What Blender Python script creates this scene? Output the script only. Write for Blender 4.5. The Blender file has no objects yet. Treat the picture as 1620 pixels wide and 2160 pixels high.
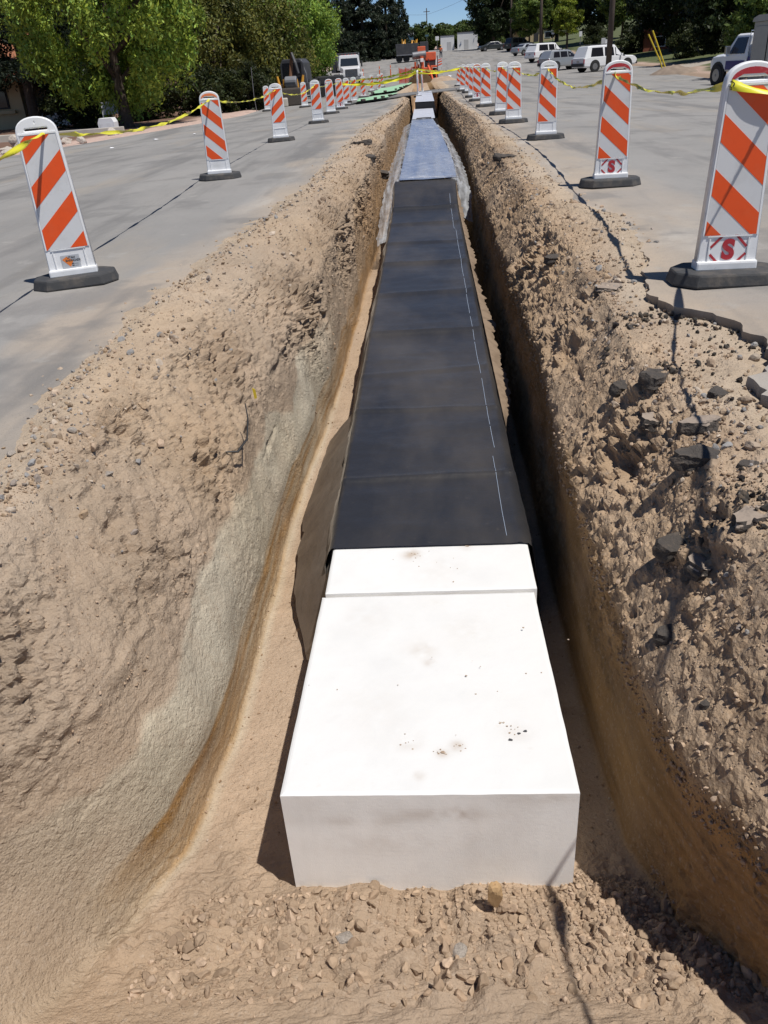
import bpy, bmesh, math, random
import numpy as np
from mathutils import Vector, Matrix
random.seed(7); rng = np.random.default_rng(7)
S = bpy.context.scene
COL = S.collection
rad = math.radians

# ------------------------------------------------------------------ camera
YAW, PITCH, ROLL = -0.07695, 0.50754, -0.07
fw = Vector((math.sin(YAW)*math.cos(PITCH), math.cos(YAW)*math.cos(PITCH), -math.sin(PITCH)))
rt = fw.cross(Vector((0, 0, 1))).normalized(); up = rt.cross(fw)
r2 = rt*math.cos(ROLL) + up*math.sin(ROLL); u2 = -rt*math.sin(ROLL) + up*math.cos(ROLL)
camd = bpy.data.cameras.new('camera'); cam = bpy.data.objects.new('camera', camd); COL.objects.link(cam)
M = Matrix.Identity(4)
for i in range(3):
    M[i][0] = r2[i]; M[i][1] = u2[i]; M[i][2] = -fw[i]
M[2][3] = 1.24
cam.matrix_world = M
camd.sensor_fit = 'VERTICAL'; camd.sensor_height = 36; camd.lens = 1690/2160*36
camd.clip_start = .05; camd.clip_end = 4000
S.camera = cam
S.render.resolution_x = 768; S.render.resolution_y = 1024

# ------------------------------------------------------------------ world, sun, exposure
SUNV = Vector((.345, -.25, 1)).normalized()      # towards the sun
w = bpy.data.worlds.new('World'); S.world = w; w.use_nodes = True
nt = w.node_tree; sk = nt.nodes.new('ShaderNodeTexSky'); sk.sky_type = 'NISHITA'; sk.sun_disc = False
sk.sun_elevation = math.asin(SUNV.z); sk.sun_rotation = math.atan2(SUNV.x, SUNV.y)
sk.altitude = 2200; sk.air_density = .75; sk.dust_density = .0; sk.ozone_density = 6
nt.links.new(sk.outputs[0], nt.nodes['Background'].inputs[0]); nt.nodes['Background'].inputs[1].default_value = .08
sd = bpy.data.lights.new('sun', 'SUN'); sd.energy = 4.2; sd.angle = rad(.55); sd.color = (1, .965, .91)
so = bpy.data.objects.new('sun', sd); COL.objects.link(so)
so.rotation_mode = 'QUATERNION'; so.rotation_quaternion = SUNV.to_track_quat('Z', 'Y'); so.location = (5, -3, 20)
S.view_settings.view_transform = 'Standard'; S.view_settings.look = 'None'
S.view_settings.exposure = .21; S.view_settings.gamma = 1

# ------------------------------------------------------------------ tagging helpers
def tag(o, label=None, cat=None, group=None, kind=None):
    if label: o['label'] = label
    if cat: o['category'] = cat
    if group: o['group'] = group
    if kind: o['kind'] = kind
    return o
def empty(name, loc=(0, 0, 0), rz=0.):
    o = bpy.data.objects.new(name, None); COL.objects.link(o); o.location = loc; o.rotation_euler = (0, 0, rz)
    o.empty_display_size = .1
    return o
def link(name, me, parent=None, mats=None):
    o = bpy.data.objects.new(name, me); COL.objects.link(o)
    if parent: o.parent = parent
    if mats:
        for m in (mats if isinstance(mats, (list, tuple)) else [mats]): me.materials.append(m)
    return o
def copy_tree(o, parent=None):
    kids = [c for c in o.children]
    c = o.copy(); COL.objects.link(c); c.parent = parent
    for k in kids: copy_tree(k, c)
    return c

# ------------------------------------------------------------------ materials
def mat(name, col, rough=.6, metal=0., **kw):
    m = bpy.data.materials.new(name); m.use_nodes = True; n = m.node_tree.nodes; l = m.node_tree.links
    b = n['Principled BSDF']; b.inputs['Base Color'].default_value = (*col, 1)
    b.inputs['Roughness'].default_value = rough; b.inputs['Metallic'].default_value = metal
    if 'spec' in kw: b.inputs['Specular IOR Level'].default_value = kw['spec']
    if 'trans' in kw: b.inputs['Transmission Weight'].default_value = kw['trans']
    if 'alpha' in kw: b.inputs['Alpha'].default_value = kw['alpha']
    if 'sheen' in kw: b.inputs['Sheen Weight'].default_value = kw['sheen']; b.inputs['Sheen Roughness'].default_value = .4; b.inputs['Sheen Tint'].default_value = (1, .88, .75, 1)
    if 'coat' in kw: b.inputs['Coat Weight'].default_value = kw['coat']
    src = None
    tc = n.new('ShaderNodeTexCoord')
    co = tc.outputs['Object']
    if kw.get('rand'):
        oi = n.new('ShaderNodeObjectInfo'); va = n.new('ShaderNodeVectorMath'); va.operation = 'MULTIPLY_ADD'
        cb = n.new('ShaderNodeCombineXYZ'); [l.new(oi.outputs['Random'], cb.inputs[k_]) for k_ in range(3)]
        l.new(cb.outputs[0], va.inputs[0]); va.inputs[1].default_value = (37., 53., 71.); l.new(co, va.inputs[2]); co = va.outputs[0]
    if 'attr' in kw:
        a = n.new('ShaderNodeAttribute'); a.attribute_name = kw['attr']; src = a.outputs['Color']
    def mixc(a_out, b_col, fac_out, mode='MIX', fac=None):
        mx = n.new('ShaderNodeMix'); mx.data_type = 'RGBA'; mx.blend_type = mode
        if a_out is None: mx.inputs['A'].default_value = (*col, 1)
        else: l.new(a_out, mx.inputs['A'])
        if isinstance(b_col, tuple): mx.inputs['B'].default_value = (*b_col, 1)
        else: l.new(b_col, mx.inputs['B'])
        if fac_out is not None: l.new(fac_out, mx.inputs['Factor'])
        else: mx.inputs['Factor'].default_value = fac
        return mx.outputs['Result']
    def noise(scale, det=4, lo=.35, hi=.65, rough_=.6, vec=None):
        t = n.new('ShaderNodeTexNoise'); t.inputs['Scale'].default_value = scale; t.inputs['Detail'].default_value = det
        t.inputs['Roughness'].default_value = rough_
        if vec is not None:
            mp = n.new('ShaderNodeMapping'); mp.inputs['Scale'].default_value = vec; l.new(co, mp.inputs[0]); l.new(mp.outputs[0], t.inputs['Vector'])
        else: l.new(co, t.inputs['Vector'])
        r = n.new('ShaderNodeMapRange'); r.inputs['From Min'].default_value = lo; r.inputs['From Max'].default_value = hi
        l.new(t.outputs['Fac'], r.inputs['Value'])
        return r.outputs['Result'], t.outputs['Fac']
    # var: list of (scale, colour, lo, hi, amount[, vecscale])
    for v in kw.get('var', []):
        sc, c2, lo, hi, am = v[:5]
        f_, _ = noise(sc, 5, lo, hi, vec=v[5] if len(v) > 5 else None)
        mu = n.new('ShaderNodeMath'); mu.operation = 'MULTIPLY'; l.new(f_, mu.inputs[0]); mu.inputs[1].default_value = am
        src = mixc(src, c2, mu.outputs[0])
    if src is not None: l.new(src, b.inputs['Base Color'])
    last = None
    for (sc, st, dist) in kw.get('bump', []):
        _, h = noise(sc, 6)
        bp = n.new('ShaderNodeBump'); bp.inputs['Strength'].default_value = st; bp.inputs['Distance'].default_value = dist
        l.new(h, bp.inputs['Height'])
        if last: l.new(last, bp.inputs['Normal'])
        last = bp.outputs['Normal']
    for (sc, st, dist) in kw.get('cells', []):
        t = n.new('ShaderNodeTexVoronoi'); t.inputs['Scale'].default_value = sc; t.inputs['Randomness'].default_value = 1
        nz = n.new('ShaderNodeTexNoise'); nz.inputs['Scale'].default_value = sc*.4; l.new(co, nz.inputs['Vector'])
        ad = n.new('ShaderNodeVectorMath'); ad.operation = 'MULTIPLY_ADD'; l.new(nz.outputs['Color'], ad.inputs[0]); ad.inputs[1].default_value = (1.2/sc,)*3; l.new(co, ad.inputs[2]); l.new(ad.outputs[0], t.inputs['Vector'])
        pw = n.new('ShaderNodeMath'); pw.operation = 'MULTIPLY'; l.new(t.outputs['Distance'], pw.inputs[0])
        rg = n.new('ShaderNodeSeparateColor'); l.new(t.outputs['Color'], rg.inputs[0]); l.new(rg.outputs[0], pw.inputs[1])
        bp = n.new('ShaderNodeBump'); bp.invert = True; bp.inputs['Strength'].default_value = st; bp.inputs['Distance'].default_value = dist
        l.new(pw.outputs[0], bp.inputs['Height'])
        if last: l.new(last, bp.inputs['Normal'])
        last = bp.outputs['Normal']
    for (vec, st, dist) in kw.get('wave', []):
        t = n.new('ShaderNodeTexWave'); t.wave_type = 'BANDS'; t.bands_direction = 'Z'; t.inputs['Scale'].default_value = vec
        t.inputs['Distortion'].default_value = .6; t.inputs['Detail'].default_value = 2
        l.new(co, t.inputs['Vector'])
        bp = n.new('ShaderNodeBump'); bp.inputs['Strength'].default_value = st; bp.inputs['Distance'].default_value = dist
        l.new(t.outputs['Fac'], bp.inputs['Height'])
        if last: l.new(last, bp.inputs['Normal'])
        last = bp.outputs['Normal']
    if last: l.new(last, b.inputs['Normal'])
    m['nt'] = 1
    return m

MT = {}
MT['dirt'] = mat('dirt', (.36, .25, .165), 1., spec=.1, attr='Col',
    var=[(3, (.42, .31, .22), .45, .75, .35), (11, (.25, .17, .11), .55, .75, .4), (60, (.48, .39, .30), .55, .75, .6), (150, (.15, .10, .065), .60, .74, .6)],
    bump=[(35, .5, .015), (130, .6, .008), (420, .4, .003)], cells=[(48, .55, .010), (120, .6, .005)])
MT['rock'] = mat('rock', (.36, .27, .2), 1., spec=.15, attr='Col', var=[(40, (.2, .14, .09), .5, .7, .4)], bump=[(90, .4, .006)])
MT['boulder'] = mat('boulder', (.50, .44, .38), 1., spec=.1, var=[(3, (.3, .26, .22), .45, .7, .6)], bump=[(6, .6, .05), (30, .4, .01)])
MT['asphalt_break'] = mat('asphalt_break', (.07, .06, .052), 1., var=[(30, (.2, .15, .11), .5, .75, .6)], bump=[(70, 1., .012), (200, .6, .004)])
MT['chunk_top'] = mat('chunk_top', (.30, .24, .19), 1., var=[(25, (.12, .1, .09), .5, .7, .6)], bump=[(60, .6, .008)])
MT['foam'] = mat('foam', (.735, .73, .715), .75, spec=.2, var=[(3, (.66, .64, .61), .52, .75, .5), (22, (.6, .56, .5), .64, .82, .35)], bump=[(8, .2, .008), (160, .3, .002)], attr='Col')
MT['foam_cut_lifted'] = mat('foam_cut_lifted', (.95, .935, .90), .85, spec=.2, var=[(2.2, (.66, .58, .5), .5, .8, .5)], bump=[(60, .15, .004), (240, .3, .0015)], wave=[(48, .05, .001)], attr='Col')
MT['foam_dirt'] = mat('foam_dirt', (.5, .4, .3), 1., attr='Col')
MT['fabric'] = mat('fabric', (.018, .018, .020), .40, spec=.65, sheen=.12, var=[(1.6, (.07, .06, .05), .42, .72, .8, (1, .4, 1)), (26, (.16, .13, .1), .66, .8, .35)], bump=[(7, .3, .02), (500, .25, .0008)])
MT['fabric_back'] = mat('fabric_back', (.14, .11, .088), .45, spec=.6, var=[(5, (.08, .065, .055), .45, .7, .7), (30, (.2, .16, .12), .66, .8, .4)], bump=[(9, .4, .02)])
MT['fabric_pale'] = mat('fabric_pale', (.23, .165, .11), .9, var=[(12, (.12, .08, .05), .45, .7, .6)], bump=[(40, .4, .01)])
MT['membrane'] = mat('membrane', (.17, .21, .31), .42, spec=.5, var=[(1.5, (.11, .145, .24), .42, .7, .8), (14, (.20, .24, .33), .5, .75, .5), (6, (.25, .22, .18), .7, .85, .4)], bump=[(12, .5, .02)])  # blue base colour stands in for sky reflected in the plastic
MT['membrane_grey'] = mat('membrane_grey', (.52, .53, .58), .45, var=[(5, (.36, .375, .42), .45, .7, .6)], bump=[(12, .4, .02)])
MT['black'] = mat('black', (.012, .012, .013), .6)
MT['stitch'] = mat('stitch', (.28, .33, .42), .7)
MT['white_plastic'] = mat('white_plastic', (.80, .80, .80), .42, spec=.4, rand=1, var=[(5, (.56, .55, .53), .48, .75, .6), (38, (.36, .33, .29), .62, .78, .5)])
MT['sheet_white'] = mat('sheet_white', (.64, .64, .64), .45, rand=1, var=[(6, (.47, .46, .44), .5, .75, .5), (50, (.26, .24, .22), .64, .78, .5)])
MT['sheet_orange'] = mat('sheet_orange', (.78, .085, .008), .5, rand=1, var=[(50, (.35, .09, .04), .66, .8, .5), (8, (.70, .13, .04), .5, .75, .5), (18, (.66, .07, .008), .5, .8, .5)])
MT['rubber'] = mat('rubber', (.045, .045, .046), .75, rand=1, var=[(9, (.17, .14, .11), .48, .75, .6)], bump=[(50, .4, .006)])
MT['red_paint'] = mat('red_paint', (.42, .025, .035), .7, var=[(40, (.55, .3, .3), .55, .8, .6)])
MT['orange_paint'] = mat('orange_paint', (.8, .22, .08), .6)
MT['tape'] = mat('tape', (.72, .66, .03), .35, var=[(9, (.55, .52, .03), .45, .7, .5)])
MT['tape_text'] = mat('tape_text', (.02, .02, .02), .5)
MT['sticker'] = mat('sticker', (.45, .46, .48), .4)
MT['sticker_orange'] = mat('sticker_orange', (.75, .2, .03), .5)
MT['ink'] = mat('ink', (.06, .06, .065), .6)
def leafmat(name, c1, c2):
    m = mat(name, c1, .55, spec=.25, attr='Col'); n = m.node_tree.nodes; l = m.node_tree.links
    b = n['Principled BSDF']; out = [x for x in n if x.type == 'OUTPUT_MATERIAL'][0]
    t = n.new('ShaderNodeBsdfTranslucent'); a = [x for x in n if x.type == 'ATTRIBUTE'][0]
    l.new(a.outputs['Color'], t.inputs['Color']); mx = n.new('ShaderNodeMixShader'); mx.inputs[0].default_value = .3
    l.new(b.outputs[0], mx.inputs[1]); l.new(t.outputs[0], mx.inputs[2]); l.new(mx.outputs[0], out.inputs['Surface'])
    return m
MT['leaf'] = leafmat('leaf', (.08, .12, .03), None)
MT['bark'] = mat('bark', (.075, .055, .04), 1., var=[(9, (.13, .1, .075), .45, .7, .7)], bump=[(14, .8, .05)])
MT['pole_wood'] = mat('pole_wood', (.085, .062, .048), 1., var=[(3, (.13, .1, .08), .45, .7, .7)], bump=[(20, .5, .02)])
MT['stucco'] = mat('stucco', (.50, .40, .24), 1., bump=[(40, .3, .01)], var=[(1, (.42, .33, .2), .4, .7, .5)])
MT['brick'] = mat('brick', (.28, .09, .055), 1., var=[(4, (.2, .07, .045), .45, .65, .8)])
MT['roof'] = mat('roof', (.30, .12, .06), 1., var=[(5, (.2, .08, .045), .45, .65, .8)])
MT['white_paint'] = mat('white_paint', (.76, .76, .76), .6, var=[(.7, (.6, .6, .6), .5, .75, .5)])
MT['car_white'] = mat('car_white', (.78, .78, .79), .3, coat=.5)
MT['car_silver'] = mat('car_silver', (.42, .44, .46), .3, metal=.5, coat=.5)
MT['car_dark'] = mat('car_dark', (.035, .04, .042), .3, coat=.5)
MT['car_green'] = mat('car_green', (.07, .075, .06), .4, coat=.4)
MT['glass'] = mat('glass', (.015, .015, .02), .08, spec=.6)
MT['tyre'] = mat('tyre', (.02, .02, .02), .85)
MT['rim'] = mat('rim', (.35, .35, .36), .35, metal=.8)
MT['chrome'] = mat('chrome', (.5, .5, .52), .3, metal=.9)
MT['trim_dark'] = mat('trim_dark', (.03, .03, .033), .7)
MT['tail_red'] = mat('tail_red', (.45, .015, .02), .3)
MT['lamp_clear'] = mat('lamp_clear', (.7, .7, .68), .2)
MT['plate'] = mat('plate', (.45, .42, .4), .5)
MT['blue_paint'] = mat('blue_paint', (.02, .02, .16), .35, coat=.4)
MT['grey_box'] = mat('grey_box', (.36, .34, .31), .6, var=[(3, (.28, .27, .25), .45, .7, .5)])
MT['machine_orange'] = mat('machine_orange', (.68, .13, .05), .5, var=[(3, (.45, .09, .04), .5, .75, .6)])
MT['machine_yellow'] = mat('machine_yellow', (.62, .3, .03), .5, var=[(3, (.35, .18, .04), .5, .7, .6)])
MT['steel_dark'] = mat('steel_dark', (.045, .045, .05), .6, var=[(2, (.09, .085, .08), .45, .7, .6)])
MT['steel_grey'] = mat('steel_grey', (.22, .22, .23), .5, metal=.3, var=[(2, (.12, .11, .1), .5, .7, .6)])
MT['plate_steel'] = mat('plate_steel', (.16, .155, .15), .7, var=[(1.2, (.25, .22, .19), .45, .7, .6)])
MT['mat_green'] = mat('mat_green', (.27, .47, .30), .9, var=[(2, (.36, .55, .38), .45, .7, .6)])
MT['brick_weight'] = mat('brick_weight', (.07, .05, .045), 1.)
MT['mesh_red'] = mat('mesh_red', (.55, .07, .05), .6)
MT['cone_orange'] = mat('cone_orange', (.75, .14, .03), .5)
MT['bag_white'] = mat('bag_white', (.85, .84, .85), .6)
MT['bag_red'] = mat('bag_red', (.3, .04, .06), .6)
MT['skin'] = mat('skin', (.35, .2, .13), .6)
MT['vest'] = mat('vest', (.75, .16, .05), .8)
MT['jeans'] = mat('jeans', (.03, .04, .07), .9)
MT['hat'] = mat('hat', (.5, .3, .1), .5)
MT['yellow_post'] = mat('yellow_post', (.62, .46, .03), .5)
MT['wire'] = mat('wire', (.03, .03, .03), .6)
MT['hose'] = mat('hose', (.03, .03, .03), .5)
MT['sign_face'] = mat('sign_face', (.5, .5, .5), .5)
MT['teal'] = mat('teal', (.05, .12, .17), .8)
MT['concrete'] = mat('concrete', (.5, .46, .4), 1., var=[(3, (.4, .36, .3), .45, .7, .6)])
MT['wood_fence'] = mat('wood_fence', (.14, .09, .06), 1., var=[(4, (.09, .06, .04), .45, .7, .6)])

def wrap_material():
    m = bpy.data.materials.new('clear_plastic'); m.use_nodes = True; n = m.node_tree.nodes; l = m.node_tree.links
    b = n['Principled BSDF']; b.inputs['Base Color'].default_value = (.8, .82, .85, 1); b.inputs['Roughness'].default_value = .22
    b.inputs['Specular IOR Level'].default_value = .7
    out = [x for x in n if x.type == 'OUTPUT_MATERIAL'][0]
    tr = n.new('ShaderNodeBsdfTransparent'); tl = n.new('ShaderNodeBsdfTranslucent'); tl.inputs[0].default_value = (.8, .8, .82, 1)
    m1 = n.new('ShaderNodeMixShader'); m1.inputs[0].default_value = .4; l.new(b.outputs[0], m1.inputs[1]); l.new(tl.outputs[0], m1.inputs[2])
    t = n.new('ShaderNodeTexNoise'); t.inputs['Scale'].default_value = 5; t.inputs['Detail'].default_value = 5
    r = n.new('ShaderNodeMapRange'); r.inputs[1].default_value = .35; r.inputs[2].default_value = .65; r.inputs[3].default_value = .25; r.inputs[4].default_value = .75
    l.new(t.outputs['Fac'], r.inputs[0])
    m2 = n.new('ShaderNodeMixShader'); l.new(r.outputs[0], m2.inputs[0]); l.new(tr.outputs[0], m2.inputs[1]); l.new(m1.outputs[0], m2.inputs[2])
    bp = n.new('ShaderNodeBump'); bp.inputs['Distance'].default_value = .04; bp.inputs['Strength'].default_value = .8
    l.new(t.outputs['Fac'], bp.inputs['Height']); l.new(bp.outputs[0], b.inputs['Normal']); l.new(m2.outputs[0], out.inputs['Surface'])
    return m
MT['wrap'] = wrap_material()

# road: grey worn pavement, tan dust near the trench edge carried by the Col attribute
MT['road'] = mat('road', (.27, .255, .24), .92, spec=.25, attr='Col',
    var=[(.35, (.185, .178, .17), .42, .7, .6), (1.1, (.15, .145, .14), .53, .64, .7, (1, .10, 1)), (.7, (.155, .15, .145), .55, .60, .45), (.9, (.33, .28, .22), .55, .70, .5, (1, .3, 1)), (2.6, (.34, .325, .30), .62, .70, .5), (5, (.2, .19, .18), .56, .7, .35, (1, .25, 1)), (1.7, (.33, .305, .28), .5, .75, .35, (1, .35, 1)), (14, (.2, .19, .18), .5, .75, .25), (170, (.11, .105, .10), .55, .68, .45), (120, (.42, .4, .37), .60, .72, .4)],
    bump=[(220, .35, .003)])
MT['ground'] = mat('ground', (.3, .2, .15), 1., attr='Col', var=[(9, (.2, .14, .1), .45, .7, .5), (.8, (.16, .13, .08), .5, .7, .3)], bump=[(20, .5, .03)])

# ------------------------------------------------------------------ terrain heights
TX = np.array([-60, -14, -3, 2, 14, 22, 60.])
TY = np.array([-20, 0, 12, 20, 30, 42, 55, 70, 87, 104, 130, 150, 190, 260, 400.])
TZ = np.array([
 [-.1,-.15,-.25,-.4,-.5,-.52,-.52,-.5,-.5,-.42,.7,1.6,3.0,5,8],
 [-.1,-.15,-.25,-.4,-.5,-.52,-.52,-.5,-.5,-.42,.7,1.6,3.0,5,8],
 [0,0,0,-.03,-.12,-.22,-.3,-.40,-.42,-.2,.9,1.7,3,5,8],
 [.07,.07,.07,.07,.03,-.02,-.15,-.3,-.33,0,1.1,1.95,3,5,8],
 [.0,0,-.1,-.25,-.4,-.45,-.4,-.38,-.3,.2,1.3,2,3,5,8],
 [0,0,-.1,-.25,-.4,-.45,-.4,-.38,-.3,.2,1.4,2.2,3.2,5,8],
 [0,0,-.1,-.25,-.4,-.45,-.4,-.38,-.3,.2,1.4,2.2,3.2,5,8]])
def zg(x, y):
    x = np.clip(np.asarray(x, float), -60, 60); y = np.clip(np.asarray(y, float), -20, 399.9)
    i = np.clip(np.searchsorted(TX, x, 'right')-1, 0, len(TX)-2); j = np.clip(np.searchsorted(TY, y, 'right')-1, 0, len(TY)-2)
    a = (x-TX[i])/(TX[i+1]-TX[i]); b = (y-TY[j])/(TY[j+1]-TY[j]); b = b*b*(3-2*b)*.5+b*.5
    return (TZ[i, j]*(1-a)+TZ[i+1, j]*a)*(1-b)+(TZ[i, j+1]*(1-a)+TZ[i+1, j+1]*a)*b
def Z(x, y): return float(zg(x, y))

# ------------------------------------------------------------------ numpy noise
_perm = rng.permutation(4096).astype(np.int64); _val = rng.random(4096)
def _h(ix, iy, iz): return _val[(_perm[(_perm[(_perm[ix & 4095]+iy) & 4095]+iz) & 4095])]
def vnoise(x, y, z):
    ix = np.floor(x).astype(np.int64); iy = np.floor(y).astype(np.int64); iz = np.floor(z).astype(np.int64)
    fx = x-ix; fy = y-iy; fz = z-iz
    fx = fx*fx*(3-2*fx); fy = fy*fy*(3-2*fy); fz = fz*fz*(3-2*fz)
    r = 0
    for dx in (0, 1):
        wx = fx if dx else 1-fx
        for dy in (0, 1):
            wy = fy if dy else 1-fy
            for dz in (0, 1):
                r = r + wx*wy*(fz if dz else 1-fz)*_h(ix+dx, iy+dy, iz+dz)
    return r*2-1
def fbm(x, y, z, sc, octv=4, gain=.5):
    s = 0; a = 1; t = 0
    for o in range(octv):
        s = s + a*vnoise(x*sc+17.3*o, y*sc-9.1*o, z*sc+5.7*o); t += a; a *= gain; sc *= 2.03
    return s/t

def worley(x, y, z, sc):
    x = x*sc; y = y*sc; z = z*sc
    ix = np.floor(x).astype(np.int64); iy = np.floor(y).astype(np.int64); iz = np.floor(z).astype(np.int64)
    best = np.full(x.shape, 9.); sec = np.full(x.shape, 9.); rid = np.zeros(x.shape)
    for a in (-1, 0, 1):
        for b in (-1, 0, 1):
            for c in (-1, 0, 1):
                jx, jy, jz = ix+a, iy+b, iz+c
                h1 = _h(jx, jy, jz); h2 = _h(jy+31, jz+7, jx+3); h3 = _h(jz+57, jx+11, jy+5)
                d = np.sqrt((jx+h1-x)**2+(jy+h2-y)**2+(jz+h3-z)**2)
                m = d < best; sec = np.where(m, best, np.minimum(sec, d)); best = np.where(m, d, best); rid = np.where(m, (h1*7.3+h2*3.1) % 1, rid)
    return best, sec, rid
def grid_mesh(name, P, cols=None, smooth=True, mask=None):
    """P: (R,C,3) array"""
    Rr, Cc = P.shape[:2]
    me = bpy.data.meshes.new(name)
    idx = np.arange(Rr*Cc).reshape(Rr, Cc)
    q = np.stack([idx[:-1, :-1], idx[:-1, 1:], idx[1:, 1:], idx[1:, :-1]], -1).reshape(-1, 4)
    if mask is not None: q = q[mask.reshape(-1)]
    raw_mesh(me, P.reshape(-1, 3), q, cols.reshape(-1, 3) if cols is not None else None, smooth)
    return me
def raw_mesh(me, V, F, C=None, smooth=False):
    n = F.shape[1]
    me.vertices.add(len(V)); me.vertices.foreach_set('co', np.ascontiguousarray(V, dtype=np.float32).ravel())
    me.loops.add(F.size); me.loops.foreach_set('vertex_index', np.ascontiguousarray(F, dtype=np.int32).ravel())
    me.polygons.add(len(F)); me.polygons.foreach_set('loop_start', np.arange(len(F), dtype=np.int32)*n)
    me.polygons.foreach_set('loop_total', np.full(len(F), n, dtype=np.int32))
    me.polygons.foreach_set('use_smooth', np.full(len(F), smooth, dtype=bool))
    me.update(calc_edges=True)
    if C is not None:
        a = me.color_attributes.new('Col', 'FLOAT_COLOR', 'POINT')
        a.data.foreach_set('color', np.concatenate([C, np.ones((len(C), 1))], 1).astype(np.float32).ravel())
    return me

# ------------------------------------------------------------------ profile of the trench
def eL(y): return np.interp(y, [-2, .5, 2.6, 3.3, 4.5, 6, 7.5, 10, 20, 30, 34, 40, 48, 60, 92], [-1.7, -1.65, -1.62, -1.75, -1.80, -1.71, -1.64, -1.48, -1.45, -1.05, -.95, -1.1, -1.5, -1.6, -1.7])
def eR(y): return np.interp(y, [-2, 1, 2.5, 2.92, 3.13, 3.3, 3.5, 3.76, 4.05, 4.2, 4.5, 5.07, 6.0, 6.9, 7.5, 8.6, 13, 17, 34, 48, 60, 92],
                           [1.3, 1.35, 1.3, 1.26, 1.28, 1.40, 1.45, 1.44, 1.38, 1.22, 1.20, 1.30, 1.45, 1.5, 1.36, 1.30, 1.35, 1.4, 1.1, 1.2, 1.6, 1.7])
# control columns (x, z relative to road height) as functions of Y
KY = np.array([.3, 1.0, 1.35, 1.6, 1.9, 2.5, 3.5, 5.0, 6.5, 8.0, 12., 20., 40., 62., 75., 92.])
def K(vals): return np.array(vals, float)
LX1 = K([-2.0,-1.8,-1.62,-1.53,-1.42,-1.38,-1.35,-1.32,-1.25,-1.15,-1.1,-1.15,-.95,-1.1,-1.2,-1.4]); LZ1 = K([.0]*9+[.02]*7)
LX2 = K([-2.0,-1.8,-1.42,-1.22,-1.11,-1.06,-1.03,-1.02,-.92,-.90,-.88,-.93,-.72,-.8,-.9,-1.0]);  LZ2 = K([-.25,-.38,-.46,-.5,-.5,-.48,-.42,-.4,-.3,-.18,-.14,-.12,-.08,-.05,.0,.0])
LX3 = K([-1.75,-1.55,-1.28,-1.11,-.97,-.92,-.91,-.90,-.86,-.85,-.84,-.86,-.68,-.7,-.5,-.4]); LZ3 = K([-.45,-.66,-.84,-.95,-.93,-.92,-.92,-.92,-.9,-.9,-.9,-.9,-.9,-.5,-.03,.0])
LX4 = K([-1.35,-1.26,-1.15,-1.07,-.96,-.90,-.90,-.90,-.84,-.83,-.82,-.82,-.66,-.6,-.3,-.2]); LZ4 = K([-.75,-.98,-1.13,-1.22,-1.24,-1.25,-1.25,-1.25,-1.25,-1.25,-1.25,-1.25,-1.2,-.6,-.04,.0])
RX4 = K([1.1,1.0,.86,.72,.62,.59,.59,.60,.60,.60,.60,.62,.62,.6,.3,.2]); RZ4 = K([-.75,-1.0,-1.13,-1.22,-1.24,-1.25,-1.25,-1.25,-1.25,-1.25,-1.25,-1.25,-1.2,-.6,-.04,.0])
RX3 = K([1.2,1.05,.86,.73,.65,.63,.63,.66,.68,.68,.71,.80,.70,.66,.4,.3]); RZ3 = K([-.6,-.80,-.84,-.86,-.86,-.82,-.75,-.72,-.72,-.72,-.72,-.70,-.65,-.4,-.03,0])
RX2 = K([1.2,.98,.80,.69,.63,.605,.60,.64,.68,.68,.71,.88,.74,.7,.7,.6]); RZ2 = K([-.55,-.56,-.57,-.56,-.52,-.46,-.42,-.38,-.38,-.38,-.36,-.34,-.25,-.05,-.0,0])
RX1 = K([1.4,1.2,1.08,1.0,.94,.92,.93,.96,.98,.98,1.0,1.12,.9,.95,1.,1.]); RZ1 = K([-.12,-.12,-.1,-.09,-.08,-.07,-.04,-.02,-.01,.0,.01,.02,.04,.02,.0,0])
def ki(y, a): return np.interp(y, KY, a)

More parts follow.
